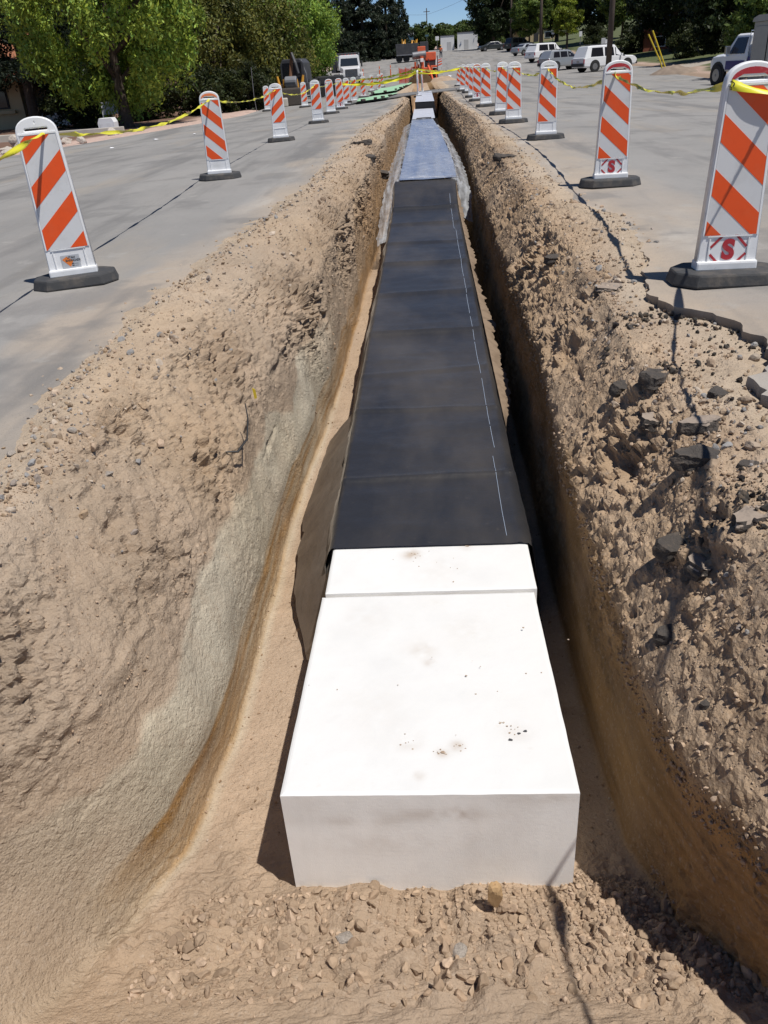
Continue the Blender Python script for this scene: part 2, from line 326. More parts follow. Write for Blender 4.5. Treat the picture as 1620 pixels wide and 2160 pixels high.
def trench_surface():
    ys = [.25]; y = .25
    while y < 92: y += max(.0105, .0052*y); ys.append(y)
    ys = np.array(ys); R_ = len(ys)
    # control polyline per row: 14 points
    xl, xr = eL(ys), eR(ys)
    cx = [np.full(R_, -7.), xl-.55, xl, xl+.16, ki(ys, LX1), ki(ys, LX2), ki(ys, LX3), ki(ys, LX4)]
    cz = [np.full(R_, -.06), np.full(R_, -.035), np.full(R_, .002), np.full(R_, .03), ki(ys, LZ1), ki(ys, LZ2), ki(ys, LZ3), ki(ys, LZ4)]
    zf = ki(ys, LZ4)
    cx += [ki(ys, LX4)*.45, ki(ys, RX4)*.5]; cz += [zf+.0, zf+.0]
    cx += [ki(ys, RX4), ki(ys, RX3), ki(ys, RX2), ki(ys, RX1), xr-.12, xr+.25, np.full(R_, 7.)]
    cz += [ki(ys, RZ4), ki(ys, RZ3), ki(ys, RZ2), ki(ys, RZ1), np.interp(ys, [4.3, 5.6], [-.035, .022]), np.interp(ys, [4.3, 5.6], [-.062, -.03]), np.full(R_, -.09)]
    cx = np.stack(cx, 1); cz = np.stack(cz, 1)
    nseg = [6, 20, 16, 22, 62, 46, 34, 24, 30, 24, 52, 40, 46, 40, 22, 5]
    X = []; Zz = []; zone = []
    for k, n in enumerate(nseg):
        t = np.arange(n)/n
        X.append(cx[:, k:k+1]*(1-t)+cx[:, k+1:k+2]*t); Zz.append(cz[:, k:k+1]*(1-t)+cz[:, k+1:k+2]*t)
        zone.append(k+t)
    X = np.concatenate(X+[cx[:, -1:]], 1); Zz = np.concatenate(Zz+[cz[:, -1:]], 1); zone = np.concatenate(zone+[[16.]])
    # round the profile corners
    ker = np.array([0, 0, 1, 2, 3, 2, 1, 0, 0.]); ker /= ker.sum()
    def sm(A):
        B = A.copy(); n = A.shape[1]; acc = 0
        for i, kv in enumerate(ker): acc = acc + kv*A[:, i:n-8+i]
        B[:, 4:n-4] = acc; return B
    X = sm(sm(X)); Zz = sm(sm(Zz))
    Y = np.repeat(ys[:, None], X.shape[1], 1)
    Zz = Zz + zg(np.clip(X, -7, 7), Y)
    P = np.stack([X, Y, Zz], -1)
    # wander of the wall lines
    zn = zone[None, :]
    wallL = np.clip(1-np.abs(zn-5.8)/2.2, 0, 1); wallR = np.clip(1-np.abs(zn-12.)/2.4, 0, 1)
    fade = np.clip((78-Y)/15, 0, 1)
    P[..., 0] += wallL*fade*(.07*fbm(X*0, Y, Zz*.5, .9, 3)+.03*fbm(X*0+3, Y, Zz, 3.1, 2))
    P[..., 0] += wallR*fade*(.035*fbm(X*0+9, Y, Zz*.5, 1.1, 3)+.03*fbm(X*0+5, Y, Zz, 3.7, 2))
    def normals(P):
        dx = np.gradient(P, axis=1); dy = np.gradient(P, axis=0)
        n = np.cross(dx, dy); n /= np.linalg.norm(n, axis=-1, keepdims=True)+1e-9
        return n
    N = normals(P)
    x, y, z = P[..., 0], P[..., 1], P[..., 2]
    # roughness per zone
    rz = np.interp(zone, [0, 1, 2, 3, 4, 4.6, 5, 5.5, 6, 7, 7.5, 9, 9.7, 10.2, 11, 11.8, 12.5, 13, 14, 15, 16], [.0, .25, .5, .8, 1.0, 1.3, .9, .38, .2, .22, .5, .5, .5, 1.0, 1.2, 1.5, 1.5, 1.2, .9, .35, .1])[None, :]
    rough_near = np.where(Y < 8, 1, 1)
    big = fbm(x, y, z, 2.3, 4, .55)
    med = fbm(x+7, y, z, 9, 3, .5)
    rid = 1-np.abs(fbm(x, y*.8, z+4, 5.5, 3, .5))*2.4
    fine = fbm(x, y, z, 30, 3, .6)
    patch = np.clip(fbm(x+40, y, z, 1.3, 2)*2+.55, 0.1, 1.3)      # rough and smooth patches
    crease = -np.clip(fbm(x*1.3, y*.5, z*1.3+8, 7, 3, .5)-.22, 0, 1)*.16    # dug hollows
    wall_fac = np.clip(1-np.abs(zn-4.6)/1.3, 0, 1)+np.clip(1-np.abs(zn-12.4)/1.6, 0, 1)
    w1, w1b, id1 = worley(x+.02*big, y+.02*med, z*1.1, 17.); w2, w2b, id2 = worley(x, y, z, 42.)
    st = lambda q, k: np.clip(q*k, 0, 1)
    blk1 = (id1-.45)*st(w1b-w1, 4.); blk2 = (id2-.45)*st(w2b-w2, 3.)
    dome1 = np.clip(1-w1*1.5, 0, 1)**.7*(id1 > .35)*(.4+id1); dome2 = np.clip(1-w2*1.5, 0, 1)**.7*(id2 > .3)*(.4+id2)
    pm = np.clip(fbm(x+70, y, z+3, 1.9, 3)*3.2+np.where(zn > 10.5, .35, -.12)+np.clip((y-4)*.1, 0, .4), 0, 1)
    dist = np.clip(1+(y-3)*.05, 1, 1.3)
    w5, w5b, id5 = worley(x*.7+.05*med, y, z*.8, 7.5)
    disp = rz*(.030*big + .014*med*patch + .007*fine*patch + .008*np.clip(rid, -1, 1)*patch + (.030*blk1+.006*dome1)*pm*dist + (.013*blk2+.004*dome2)*(.2+pm)*dist) + wall_fac*crease*patch
    nr = np.where(zn > 9.6, np.interp(y, [1., 3.2, 5., 12], [.36, .50, .55, .5]), np.where(zn < 6.8, np.interp(y, [1., 1.8, 3.4, 6, 12], [.35, .45, .8, 1., .75]), 1.))
    disp *= nr
    disp += nr*np.clip(1-np.abs(zn-12.9)/1.7, 0, 1)*(.045*(id5-.45)*st(w5b-w5, 2.5))
    w3, w3b, id3 = worley(x, y, z*.7, 5.)
    rough = np.zeros_like(y)
    for (yc, zc, sy, sz_) in [(6.1, 5.0, .55, .55), (4.35, 4.5, .4, .5), (3.35, 4.9, .3, .4), (2.5, 4.8, .28, .35), (3.0, 3.9, .4, .3), (8.6, 5., 1.1, .7), (11.5, 5., 1.6, .8), (1.75, 4.4, .2, .35), (15.6, 4.6, 1., .8), (3.1, 12.5, .35, .7), (4.6, 12.4, .4, .6), (2.2, 12.5, .2, .6), (6.5, 12.4, .6, .7)]:
        rough = np.maximum(rough, np.exp(-((y-yc)/sy)**2-((zn-zc)/sz_)**2))
    rough = rough*np.clip(.8+fbm(x, y, z, 4, 3)*1.2, 0, 1)
    disp += nr*rough*(.05*(id5-.4)*st(w5b-w5, 3)+.045*blk1+.018*blk2-.022+.022*np.clip(rid, -1, 1))
    farm = np.clip((y-4)/10, 0, 1)
    # soil slumped over the smooth cut face ends in a ragged lip
    wobg = zn+.28*fbm(x+11, y, z, 1.6, 3)+.10*fbm(x, y, z, 8, 2)
    disp += np.where((zn < 7) & (y < 7.2), .022*np.clip((5.05-wobg)*8, 0, 1)*np.clip((wobg-4.2)*2, 0, 1), 0)
    # excavator tooth gouges running down the upper left slope and the right lip
    g = fbm(x*.3, y*2.2+x*1.6, z*.3, 3.2, 3, .5)
    disp += np.clip(1-np.abs(zn-4.5)/.9, 0, 1)*.03*g + np.clip(1-np.abs(zn-12.3)/1.2, 0, 1)*.022*g
    rough = np.zeros_like(y)
    for (yc, zc, sy, sz_) in [(6.1, 5.0, .55, .55), (4.35, 4.5, .4, .5), (3.35, 4.9, .3, .4), (2.5, 4.8, .28, .35), (3.0, 3.9, .4, .3), (8.6, 5., 1.1, .7), (11.5, 5., 1.6, .8), (1.75, 4.4, .2, .35), (15.6, 4.6, 1., .8), (3.1, 12.5, .35, .7), (4.6, 12.4, .4, .6), (2.2, 12.5, .2, .6), (6.5, 12.4, .6, .7)]:
        rough = np.maximum(rough, np.exp(-((y-yc)/sy)**2-((zn-zc)/sz_)**2))
    rough = rough*np.clip(.8+fbm(x, y, z, 4, 3)*1.2, 0, 1)
    disp += rough*(.055*np.clip(w3b-w3, 0, .6)+.034*dome1+.016*dome2-.035+.03*np.clip(rid, -1, 1))
    disp += (wallL*.7+wallR)*farm*.03*fbm(x, y, z*.4, 6, 3, .6)
    # lumpy loose soil in the foreground
    lump = np.clip(1-np.abs(y-1.45)/.55, 0, 1)*np.clip((zn-6.6), 0, 1)*np.clip(10.6-zn, 0, 1)
    cl = fbm(x, y, z, 16, 3, .55)
    w4, w4b, id4 = worley(x+.03*med, y+.03*big, z, 11.)
    pl = np.clip(fbm(x+20, y, z, 2.2, 2)*2.5+.85, .12, 1)*np.clip((y-1.12)/.2, .25, 1)
    disp += lump*pl*1.7*(.030*np.clip(1-w4*1.35, 0, 1)**.6*(id4 > .25)*(.3+id4) + .016*dome1 + .009*dome2 + .012*np.clip(cl, -.2, 1)+.012*med+.005*fine)
    # heap piled against the first block front
    heap = np.exp(-((y-1.62)/.13)**2)*np.clip(1-np.abs(x+.05)/.75, 0, 1)**.5
    P[..., 2] += heap*(.055+.11*fbm(x+2, y*0, z*0, 4.2, 3))*(np.abs(zn-8.5) < 2)
    lim = np.clip(fade*1.2, .25, 1)
    P = P+N*(disp*lim)[..., None]
    # keep dirt under the pavement where it is covered
    # colours
    c_top = np.array([.42, .325, .235]); c_brown = np.array([.365, .27, .185]); c_grey = np.array([.47, .405, .30]); c_damp = np.array([.30, .17, .065]); c_floor = np.array([.40, .295, .205]); c_rwall = np.array([.36, .22, .10])
    def cinterp(keys, cols): return np.stack([np.interp(zone, keys, [c[i] for c in cols]) for i in range(3)], -1)[None]
    wob = zn+.28*fbm(x+11, y, z, 1.6, 3)+.10*fbm(x, y, z, 8, 2)
    near = np.clip((7.2-y)/1.5, 0, 1)*np.clip((y-1.35)/.6, .1, 1)
    C = np.zeros(P.shape)+c_top
    def lay(c, m, C): return C*(1-m[..., None])+c*m[..., None]
    C = lay(c_brown, np.clip((wob-3.9)*2, 0, 1)*np.clip((8-zn)*2, 0, 1)*.6, C)
    C = lay(c_grey, np.clip((wob+.35*fbm(x+4, y, z*.5, .9, 2)-5.38)*14, 0, 1)*np.clip((8-zn)*4, 0, 1)*near, C)
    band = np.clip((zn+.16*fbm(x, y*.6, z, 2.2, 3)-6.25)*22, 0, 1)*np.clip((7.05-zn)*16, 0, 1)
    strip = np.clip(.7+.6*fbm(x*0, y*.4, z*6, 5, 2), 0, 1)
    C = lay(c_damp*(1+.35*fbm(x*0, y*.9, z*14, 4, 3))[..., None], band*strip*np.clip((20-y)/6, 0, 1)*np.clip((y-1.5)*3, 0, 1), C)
    C = lay(c_brown*.82, np.clip(rough*1.3, 0, 1)*.75, C)
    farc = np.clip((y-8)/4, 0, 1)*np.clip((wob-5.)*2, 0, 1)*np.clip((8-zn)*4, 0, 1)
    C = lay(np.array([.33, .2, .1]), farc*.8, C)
    C = lay(c_brown*np.array([1.02, .95, .85]), np.clip(1-np.abs(wob-12.5)/1.1, 0, 1)*.8, C)
    moist = np.clip(fbm(x+33, y, z, 1.5, 4)*3-.25, 0, 1)*np.clip(zn-11.5, 0, 1)
    C = lay(np.array([.25, .165, .10]), moist*.65, C)
    tar = np.clip(fbm(x+81, y, z, 3.4, 4)*4-.9, 0, 1)*np.clip(1-np.abs(zn-13.6)/1.3, 0, 1)*np.clip(1-np.abs(y-2.7)/1.4, 0, 1)
    C = lay(np.array([.07, .058, .048]), tar*.8, C)
    C = lay(c_floor, np.clip((zn-7.0)*8, 0, 1)*np.clip((10-zn)*8, 0, 1), C)
    c_rwall = c_rwall*np.interp(y, [1.2, 2.2, 4.5], [1.0, .85, .62])[..., None]  # wall colour darkened with distance to deepen its shade
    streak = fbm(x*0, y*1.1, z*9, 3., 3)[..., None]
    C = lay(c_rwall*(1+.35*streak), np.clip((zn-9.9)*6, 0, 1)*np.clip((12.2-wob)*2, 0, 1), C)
    C = lay(np.array([.42, .35, .27]), np.clip((wob-13.6)*2, 0, 1)*.6+np.clip((3.2-wob)*2, 0, 1)*.5, C)
    v = 1+.16*fbm(x, y, z, .8, 3)+.14*fbm(x, y, z, 6, 2)
    C *= v[..., None]
    hue = fbm(x+50, y, z, 1.1, 2)[..., None]; C *= 1+hue*np.array([.04, 0, -.07])
    return ys, P, np.clip(C, .01, .9), N, zone
ys, TP, TC, TN, TZONE = trench_surface()
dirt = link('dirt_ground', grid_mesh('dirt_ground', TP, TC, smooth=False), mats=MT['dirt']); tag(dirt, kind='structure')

# ------------------------------------------------------------------ road and wider ground
RCY = [-25, 40, 50, 60, 70, 85, 100, 150, 200, 220]; RCX = [14.5, 14.8, 15.2, 16.2, 19.5, 20.5, 18.8, 17.8, 18, 18.]
def road_edges():
    Yr = [-25., -10, -4, -1]; y = -1.
    while y < 220: y += max(.04, .012*y) if y > 0 else .25; Yr.append(y)
    Yr = np.array(Yr)
    def inner_left(y): return np.where(y < 91, eL(y)+.12, .2)
    def inner_right(y):
        j = fbm(y*0, y, y*0+2, 7, 3, .6)*.07+fbm(y*0, y, y*0+5, 26, 2, .6)*.035+fbm(y*0+3, y, y*0, 1.5, 2)*.05
        return np.where(y < 91, eR(y)+j*np.clip((30-y)/20, .3, 1), .2)
    xo_l = np.interp(Yr, [-25, 22, 26, 34, 40, 53, 75, 104, 130, 160, 220], [-13, -12.2, -11.6, -9.3, -8.2, -8.6, -12, -16, -15, -12, -11])
    xo_r = np.interp(Yr, RCY, RCX)
    V = []; F = []; Cc = []; base = 0
    for side in (-1, 1):
        xi = inner_left(Yr) if side < 0 else inner_right(Yr); xo = xo_l if side < 0 else xo_r
        t = np.concatenate([np.linspace(0, .12, 26), np.linspace(.14, 1, 40)])
        X = xi[:, None]+(xo-xi)[:, None]*t[None, :]
        Y = np.repeat(Yr[:, None], len(t), 1)
        Zz = zg(X, Y)+.004
        Zz = Zz+.008*fbm(X, Y, X*0, .5, 2)*np.clip(np.abs(X-xi[:, None]), 0, 1)
        P = np.stack([X, Y, Zz], -1)
        if side > 0:
            e = P[:, :1].copy(); e[..., 2] -= .062; e[..., 0] += .012*fbm(e[..., 0]*0, e[..., 1], e[..., 0]*0+4, 22, 2)
            P = np.concatenate([e, P], 1)
        R_, C_ = P.shape[:2]
        d = np.abs(P[..., 0]-xi[:, None])
        dust = np.clip(1-d/(.6 if side < 0 else .85)+.6*fbm(P[..., 0], P[..., 1]*.5, P[..., 0]*0, 1.8, 4), 0, 1)*np.clip((95-P[..., 1])/30, 0, 1)
        dust = np.maximum(dust, np.clip(fbm(P[..., 0]*1.2, P[..., 1]*.35, P[..., 0]*0+13, 1.3, 4)*3-.6, 0, .75)*np.clip(1.3-d/1.1, 0, 1)*(P[..., 1] < 60)); dust = np.maximum(dust, np.clip(fbm(P[..., 0], P[..., 1]*.4, P[..., 0]*0+3, .9, 4)*2.2-.75, 0, .5)*np.clip(1-d/3, 0, 1))
        c = np.array([.268, .257, .243])*(1-dust[..., None])+np.array([.40, .325, .25])*dust[..., None]
        c = c*(1+.05*fbm(P[..., 0], P[..., 1]*.25, P[..., 0]*0, .6, 3)[..., None])
        pale = np.clip(1-d/.7, 0, 1)*np.clip(fbm(P[..., 0]*1.5, P[..., 1]*.6, P[..., 0]*0+9, 1.7, 4)*4-.5, 0, 1)*(P[..., 1] < 40)
        c = c*(1-.75*pale[..., None])+np.array([.50, .46, .41])*.75*pale[..., None]
        tyre = np.exp(-((P[..., 0]-(-4.6 if side < 0 else 6.5)-.012*P[..., 1])/.25)**2)+np.exp(-((P[..., 0]-(-6.3 if side < 0 else 8.2)-.012*P[..., 1])/.25)**2)
        c = c*(1-.09*np.clip(tyre, 0, 1)[..., None])
        if side > 0: c[:, :1] = (.06, .052, .046)
        idx = np.arange(R_*C_).reshape(R_, C_)+base
        F.append(np.stack([idx[:-1, :-1], idx[:-1, 1:], idx[1:, 1:], idx[1:, :-1]], -1).reshape(-1, 4))
        V.append(P.reshape(-1, 3)); Cc.append(c.reshape(-1, 3)); base += R_*C_
    me = bpy.data.meshes.new('road'); raw_mesh(me, np.concatenate(V), np.concatenate(F), np.concatenate(Cc), False)
    return me
road = link('road', road_edges(), mats=MT['road']); tag(road, kind='structure')

def lawn_rise(x, y): return np.clip(x-np.interp(y, RCY, RCX)-1, 0, 60)*.075*np.clip((y-30)/50, 0, 1)
def wide_ground():
    xs = np.concatenate([np.linspace(-1500, -80, 16), np.linspace(-70, -13, 60), np.linspace(-12.6, -7.2, 24), [-2.2], [2.0], np.linspace(13.5, 34, 56), np.linspace(35, 90, 40), np.linspace(110, 1500, 14)])
    yy = np.concatenate([np.linspace(-600, -40, 8), np.linspace(-20, 100, 150), np.linspace(103, 250, 70), np.linspace(270, 2500, 16)])
    X, Y = np.meshgrid(xs, yy)
    Zz = zg(X, Y)-.10+.02
    road_l = np.interp(Y, [-25, 22, 26, 34, 40, 53, 75, 104, 130, 160, 220], [-13, -12.2, -11.6, -9.3, -8.2, -8.6, -12, -16, -15, -12, -11])
    off = np.clip((road_l-X)/.6, 0, 1); rr_ = np.interp(Y, RCY, RCX)
    Zz += off*(.09+.04*fbm(X, Y, X*0, .8, 3))+lawn_rise(X, Y)+np.clip((X-rr_)/.5, 0, 1)*.12
    Zz += np.where((X > -3) & (X < 3) & (Y > -30) & (Y < 96), -1.6, 0)
    far = np.clip((Y-420)/600, 0, 1); Zz += far*18
    tan = np.array([.50, .36, .30]); grn = np.array([.06, .085, .022]); brn = np.array([.14, .075, .05]); conc = np.array([.36, .32, .27])
    C = np.zeros(X.shape+(3,))+tan
    m = np.clip((-X-road_l*-1-2.2)/1.2+.6*fbm(X, Y, X*0, .4, 2), 0, 1)[..., None]; C = C*(1-m)+brn*m
    m = np.clip((X-rr_-1.4)*1.2+.5*fbm(X, Y, X*0, .5, 2), 0, 1)[..., None]; C = C*(1-m)+grn*m
    m = np.clip((X-rr_+.5)*1.2, 0, 1)[..., None]*np.clip((rr_+1.8-X), 0, 1)[..., None]; C = C*(1-m)+np.array([.28, .2, .14])*m
    m = (np.clip(1-np.abs(Y-70-(X-17)*1.2)/3, 0, 1)*4).clip(0, 1)[..., None]*np.clip((X-17), 0, 1)[..., None]; C = C*(1-m)+conc*m
    return grid_mesh('ground', np.stack([X, Y, Zz], -1), C, smooth=False)
ground = link('ground', wide_ground(), mats=MT['ground']); tag(ground, kind='structure')

exec_after = []
# ------------------------------------------------------------------ mesh builder
class MB:
    def __init__(s): s.v = []; s.f = []; s.mi = []; s.cur = 0
    def add(s, vs, fs):
        b = len(s.v); s.v += [tuple(v) for v in vs]; s.f += [tuple(i+b for i in f) for f in fs]; s.mi += [s.cur]*len(fs); return s
    def box(s, x0, x1, y0, y1, z0, z1, M=None):
        vs = [Vector((x, y, z)) for z in (z0, z1) for y in (y0, y1) for x in (x0, x1)]
        if M is not None: vs = [M @ v for v in vs]
        return s.add(vs, [(0, 2, 3, 1), (4, 5, 7, 6), (0, 1, 5, 4), (2, 6, 7, 3), (0, 4, 6, 2), (1, 3, 7, 5)])
    def prism(s, pts, z0, z1, M=None, top=1., cx=0, cy=0):
        n = len(pts)
        vs = [Vector((p[0], p[1], z0)) for p in pts]+[Vector((cx+(p[0]-cx)*top, cy+(p[1]-cy)*top, z1)) for p in pts]
        if M is not None: vs = [M @ v for v in vs]
        return s.add(vs, [tuple(range(n))[::-1], tuple(range(n, 2*n))]+[(i, (i+1) % n, n+(i+1) % n, n+i) for i in range(n)])
    def tube(s, path, rads, seg=8, cap=True):
        path = [Vector(p) for p in path]
        if not isinstance(rads, (list, tuple)): rads = [rads]*len(path)
        b = len(s.v); ref = None; fs = []
        for i, p in enumerate(path):
            d = (path[min(i+1, len(path)-1)]-path[max(i-1, 0)]).normalized()
            if ref is None: ref = d.orthogonal().normalized()
            ref = (ref-d*ref.dot(d)).normalized(); bi = d.cross(ref)
            for k in range(seg):
                a = 2*math.pi*k/seg; s.v.append(tuple(p+(ref*math.cos(a)+bi*math.sin(a))*rads[i]))
        for i in range(len(path)-1):
            for k in range(seg):
                fs.append((b+i*seg+k, b+i*seg+(k+1) % seg, b+(i+1)*seg+(k+1) % seg, b+(i+1)*seg+k))
        if cap:
            fs.append(tuple(b+k for k in range(seg))[::-1]); fs.append(tuple(b+(len(path)-1)*seg+k for k in range(seg)))
        s.f += fs; s.mi += [s.cur]*len(fs); return s
    def build(s, name, mats, parent=None, bevel=0., smooth=False, seg=2):
        me = bpy.data.meshes.new(name); me.from_pydata(s.v, [], s.f); me.update()
        if bevel or True:
            bm = bmesh.new(); bm.from_mesh(me)
            bmesh.ops.recalc_face_normals(bm, faces=bm.faces)
            if bevel: bmesh.ops.bevel(bm, geom=[e for e in bm.edges if e.calc_face_angle(0) > .5], offset=bevel, segments=seg, affect='EDGES', profile=.6)
            bm.to_mesh(me); bm.free()
        if not bevel and len(me.polygons) == len(s.mi):
            me.polygons.foreach_set('material_index', s.mi)
        if smooth: me.polygons.foreach_set('use_smooth', [True]*len(me.polygons))
        return link(name, me, parent, mats)
def Tm(loc=(0, 0, 0), rz=0., rx=0., ry=0.):
    return Matrix.Translation(loc) @ Matrix.Rotation(rz, 4, 'Z') @ Matrix.Rotation(ry, 4, 'Y') @ Matrix.Rotation(rx, 4, 'X')
def eval_mesh(ob):
    dg = bpy.context.evaluated_depsgraph_get(); dg.update()
    return bpy.data.meshes.new_from_object(ob.evaluated_get(dg))
def text_mesh(txt, size, ext=0., bold=0.):
    c = bpy.data.curves.new('txt', 'FONT'); c.body = txt; c.size = size; c.extrude = ext; c.offset = bold
    c.align_x = 'CENTER'; c.align_y = 'CENTER'
    o = bpy.data.objects.new('txt', c); COL.objects.link(o); me = eval_mesh(o)
    bpy.data.objects.remove(o); bpy.data.curves.remove(c); return me
def outline_mesh(loops, ext, bev):
    c = bpy.data.curves.new('ol', 'CURVE'); c.dimensions = '2D'; c.fill_mode = 'BOTH'; c.extrude = ext; c.bevel_depth = bev; c.bevel_resolution = 2
    for lp in loops:
        sp = c.splines.new('POLY'); sp.points.add(len(lp)-1); sp.use_cyclic_u = True
        for i, p in enumerate(lp): sp.points[i].co = (p[0], p[1], 0, 1)
    o = bpy.data.objects.new('ol', c); COL.objects.link(o); me = eval_mesh(o)
    bpy.data.objects.remove(o); bpy.data.curves.remove(c); return me
def clip_poly(poly, a, b, c):      # keep a*x+b*z<=c
    out = []
    for i in range(len(poly)):
        p, q = poly[i], poly[(i+1) % len(poly)]; dp = a*p[0]+b*p[1]-c; dq = a*q[0]+b*q[1]-c
        if dp <= 0: out.append(p)
        if dp*dq < 0:
            t = dp/(dp-dq); out.append((p[0]+(q[0]-p[0])*t, p[1]+(q[1]-p[1])*t))
    return out

# ------------------------------------------------------------------ blocks, fabric, membrane
def foam_block(x0, x1, y0, y1, zf, zb, th, label, seed, smudges=(), rubs=()):
    root = empty('foam_block', ((x0+x1)/2, y0, zf-th))
    nx, ny, nz = 130, 150, 60
    bm = bmesh.new(); bmesh.ops.create_grid(bm, x_segments=1, y_segments=1, size=.5); bm.free()
    r = np.random.default_rng(seed)
    def face(P, name, m):
        me = grid_mesh(name, P, np.ones(P.shape)*.5, smooth=True); o = link(name, me, root, mats=m)
        me.transform(Matrix.Translation((-(x0+x1)/2, -y0, -(zf-th)))); return o
    u = np.linspace(0, 1, nx); v = np.linspace(0, 1, ny)
    U, Vv = np.meshgrid(u, v)
    # slightly crooked outline
    wv = lambda a, k: .0012*fbm(a*0+k, a*3, a*0, 4, 3)
    xl = x0+wv(v, 1+seed); xr = x1+wv(v, 5+seed); 
    X = xl[:, None]+(xr-xl)[:, None]*U; Y = y0+(y1-y0)*Vv+wv(U, 9+seed)*(1-Vv)
    Zt = zf+(zb-zf)*Vv
    e = np.minimum(np.minimum(U, 1-U)*(x1-x0), np.minimum(Vv, 1-Vv)*(y1-y0))
    drop = np.clip(.010-e, 0, 1)*.5
    Zt = Zt-drop+.0012*fbm(X, Y, X*0, 14, 3)
    T = np.stack([X, Y, Zt], -1)
    # one closed body: top + sides
    rows = [T]
    V = [T.reshape(-1, 3)]; F = []; 
    idx = np.arange(nx*ny).reshape(ny, nx)
    F.append(np.stack([idx[:-1, :-1], idx[:-1, 1:], idx[1:, 1:], idx[1:, :-1]], -1).reshape(-1, 4)); MI = [np.zeros(len(F[0]))]
    base = nx*ny
    def skirt(line, flip):
        nonlocal base
        n = len(line); k = np.linspace(0, 1, nz)[:, None]
        P = np.repeat(line[None], nz, 0).copy(); P[..., 2] = line[None, :, 2]*(1-k)+(line[None, :, 2]-th)*k
        id2 = np.arange(n*nz).reshape(nz, n)+base
        q = np.stack([id2[:-1, :-1], id2[1:, :-1], id2[1:, 1:], id2[:-1, 1:]], -1).reshape(-1, 4)
        if flip: q = q[:, ::-1]
        V.append(P.reshape(-1, 3)); F.append(q); MI.append(np.ones(len(q))); base += n*nz
    # grime: soft smudges on the top, brown rub marks on the cut front
    cst = np.array([.69, .685, .67])*(1-.05*np.clip(fbm(T[..., 0], T[..., 1], T[..., 0]*0, 5, 4)*2, 0, 1))[..., None]
    for (sx_, sy_, sr, sa) in smudges:
        m = np.exp(-(((T[..., 0]-sx_)/sr)**2+((T[..., 1]-sy_)/sr)**2))*np.clip(.75+1.3*fbm(T[..., 0], T[..., 1], T[..., 0]*0+sx_, 26, 4), 0, 1)*sa
        cst = cst*(1-m[..., None])+np.array([.42, .33, .25])*m[..., None]
    CS = [cst.reshape(-1, 3)]
    skirt(T[0], False); skirt(T[-1], True); skirt(T[:, 0], True); skirt(T[:, -1], False)
    Vs = np.concatenate(V[1:]); n0 = 0
    cs = np.array([.95, .935, .90])*(1-.10*np.clip(fbm(Vs[:, 0], Vs[:, 1], Vs[:, 2], 4, 4)*2, 0, 1))[:, None]  # sides coloured paler than the top, standing in for fill and bounce light
    hgt = (Vs[:, 2]-(zf-th))/th
    lowd = np.clip(.42-hgt+.25*fbm(Vs[:, 0], Vs[:, 1], Vs[:, 2], 5, 3), 0, 1)*.7
    cs = cs*(1-lowd[:, None])+np.array([.62, .52, .41])*lowd[:, None]
    for (sx_, sz_, sr, sq, sa) in rubs:
        m = np.exp(-(((Vs[:, 0]-sx_)/sr)**2+((Vs[:, 2]-sz_)/sq)**2))*np.clip(.7+1.2*fbm(Vs[:, 0], Vs[:, 1], Vs[:, 2], 18, 4), 0, 1)*sa
        cs = cs*(1-m[:, None])+np.array([.40, .30, .22])*m[:, None]
    V = np.concatenate(V)-np.array([(x0+x1)/2, y0, zf-th]); F = np.concatenate(F)
    me = bpy.data.meshes.new('block_body'); raw_mesh(me, V, F, np.concatenate(CS+[cs]), False)
    me.materials.append(MT['foam']); me.materials.append(MT['foam_cut_lifted'])
    me.polygons.foreach_set('material_index', np.concatenate(MI).astype(np.int32)); 
    o = bpy.data.objects.new('block_body', me); COL.objects.link(o); o.parent = root
    return tag(root, label, 'foam block', 'white foam blocks in the trench')
b1 = foam_block(-.518, .402, 1.725, 2.868, -.717, -.775, .62, 'white foam block nearest the camera with scuffed bare top and cut front face', 1, [(.035, 1.93, .022, .8), (-.01, 1.90, .02, .7), (-.09, 1.80, .02, .5), (-.08, 2.46, .05, .35), (-.05, 2.38, .02, .5), (-.12, 1.95, .04, .3), (.24, 2.0, .05, .25), (.1, 2.6, .1, .12), (-.25, 2.1, .15, .10), (-.3, 2.7, .1, .12)], [(.035, -.80, .04, .03, .75), (-.05, -.81, .18, .025, .35), (-.3, -.84, .16, .02, .25), (.3, -.74, .1, .02, .3), (-.2, -.95, .3, .05, .15)])
b2 = foam_block(-.506, .416, 2.885, 4.02, -.768, -.765, .50, 'white foam block half covered by the black fabric, behind the nearest block', 2, [(-.13, 3.18, .04, .8), (.13, 3.24, .03, .7), (0, 3.05, .12, .12)])
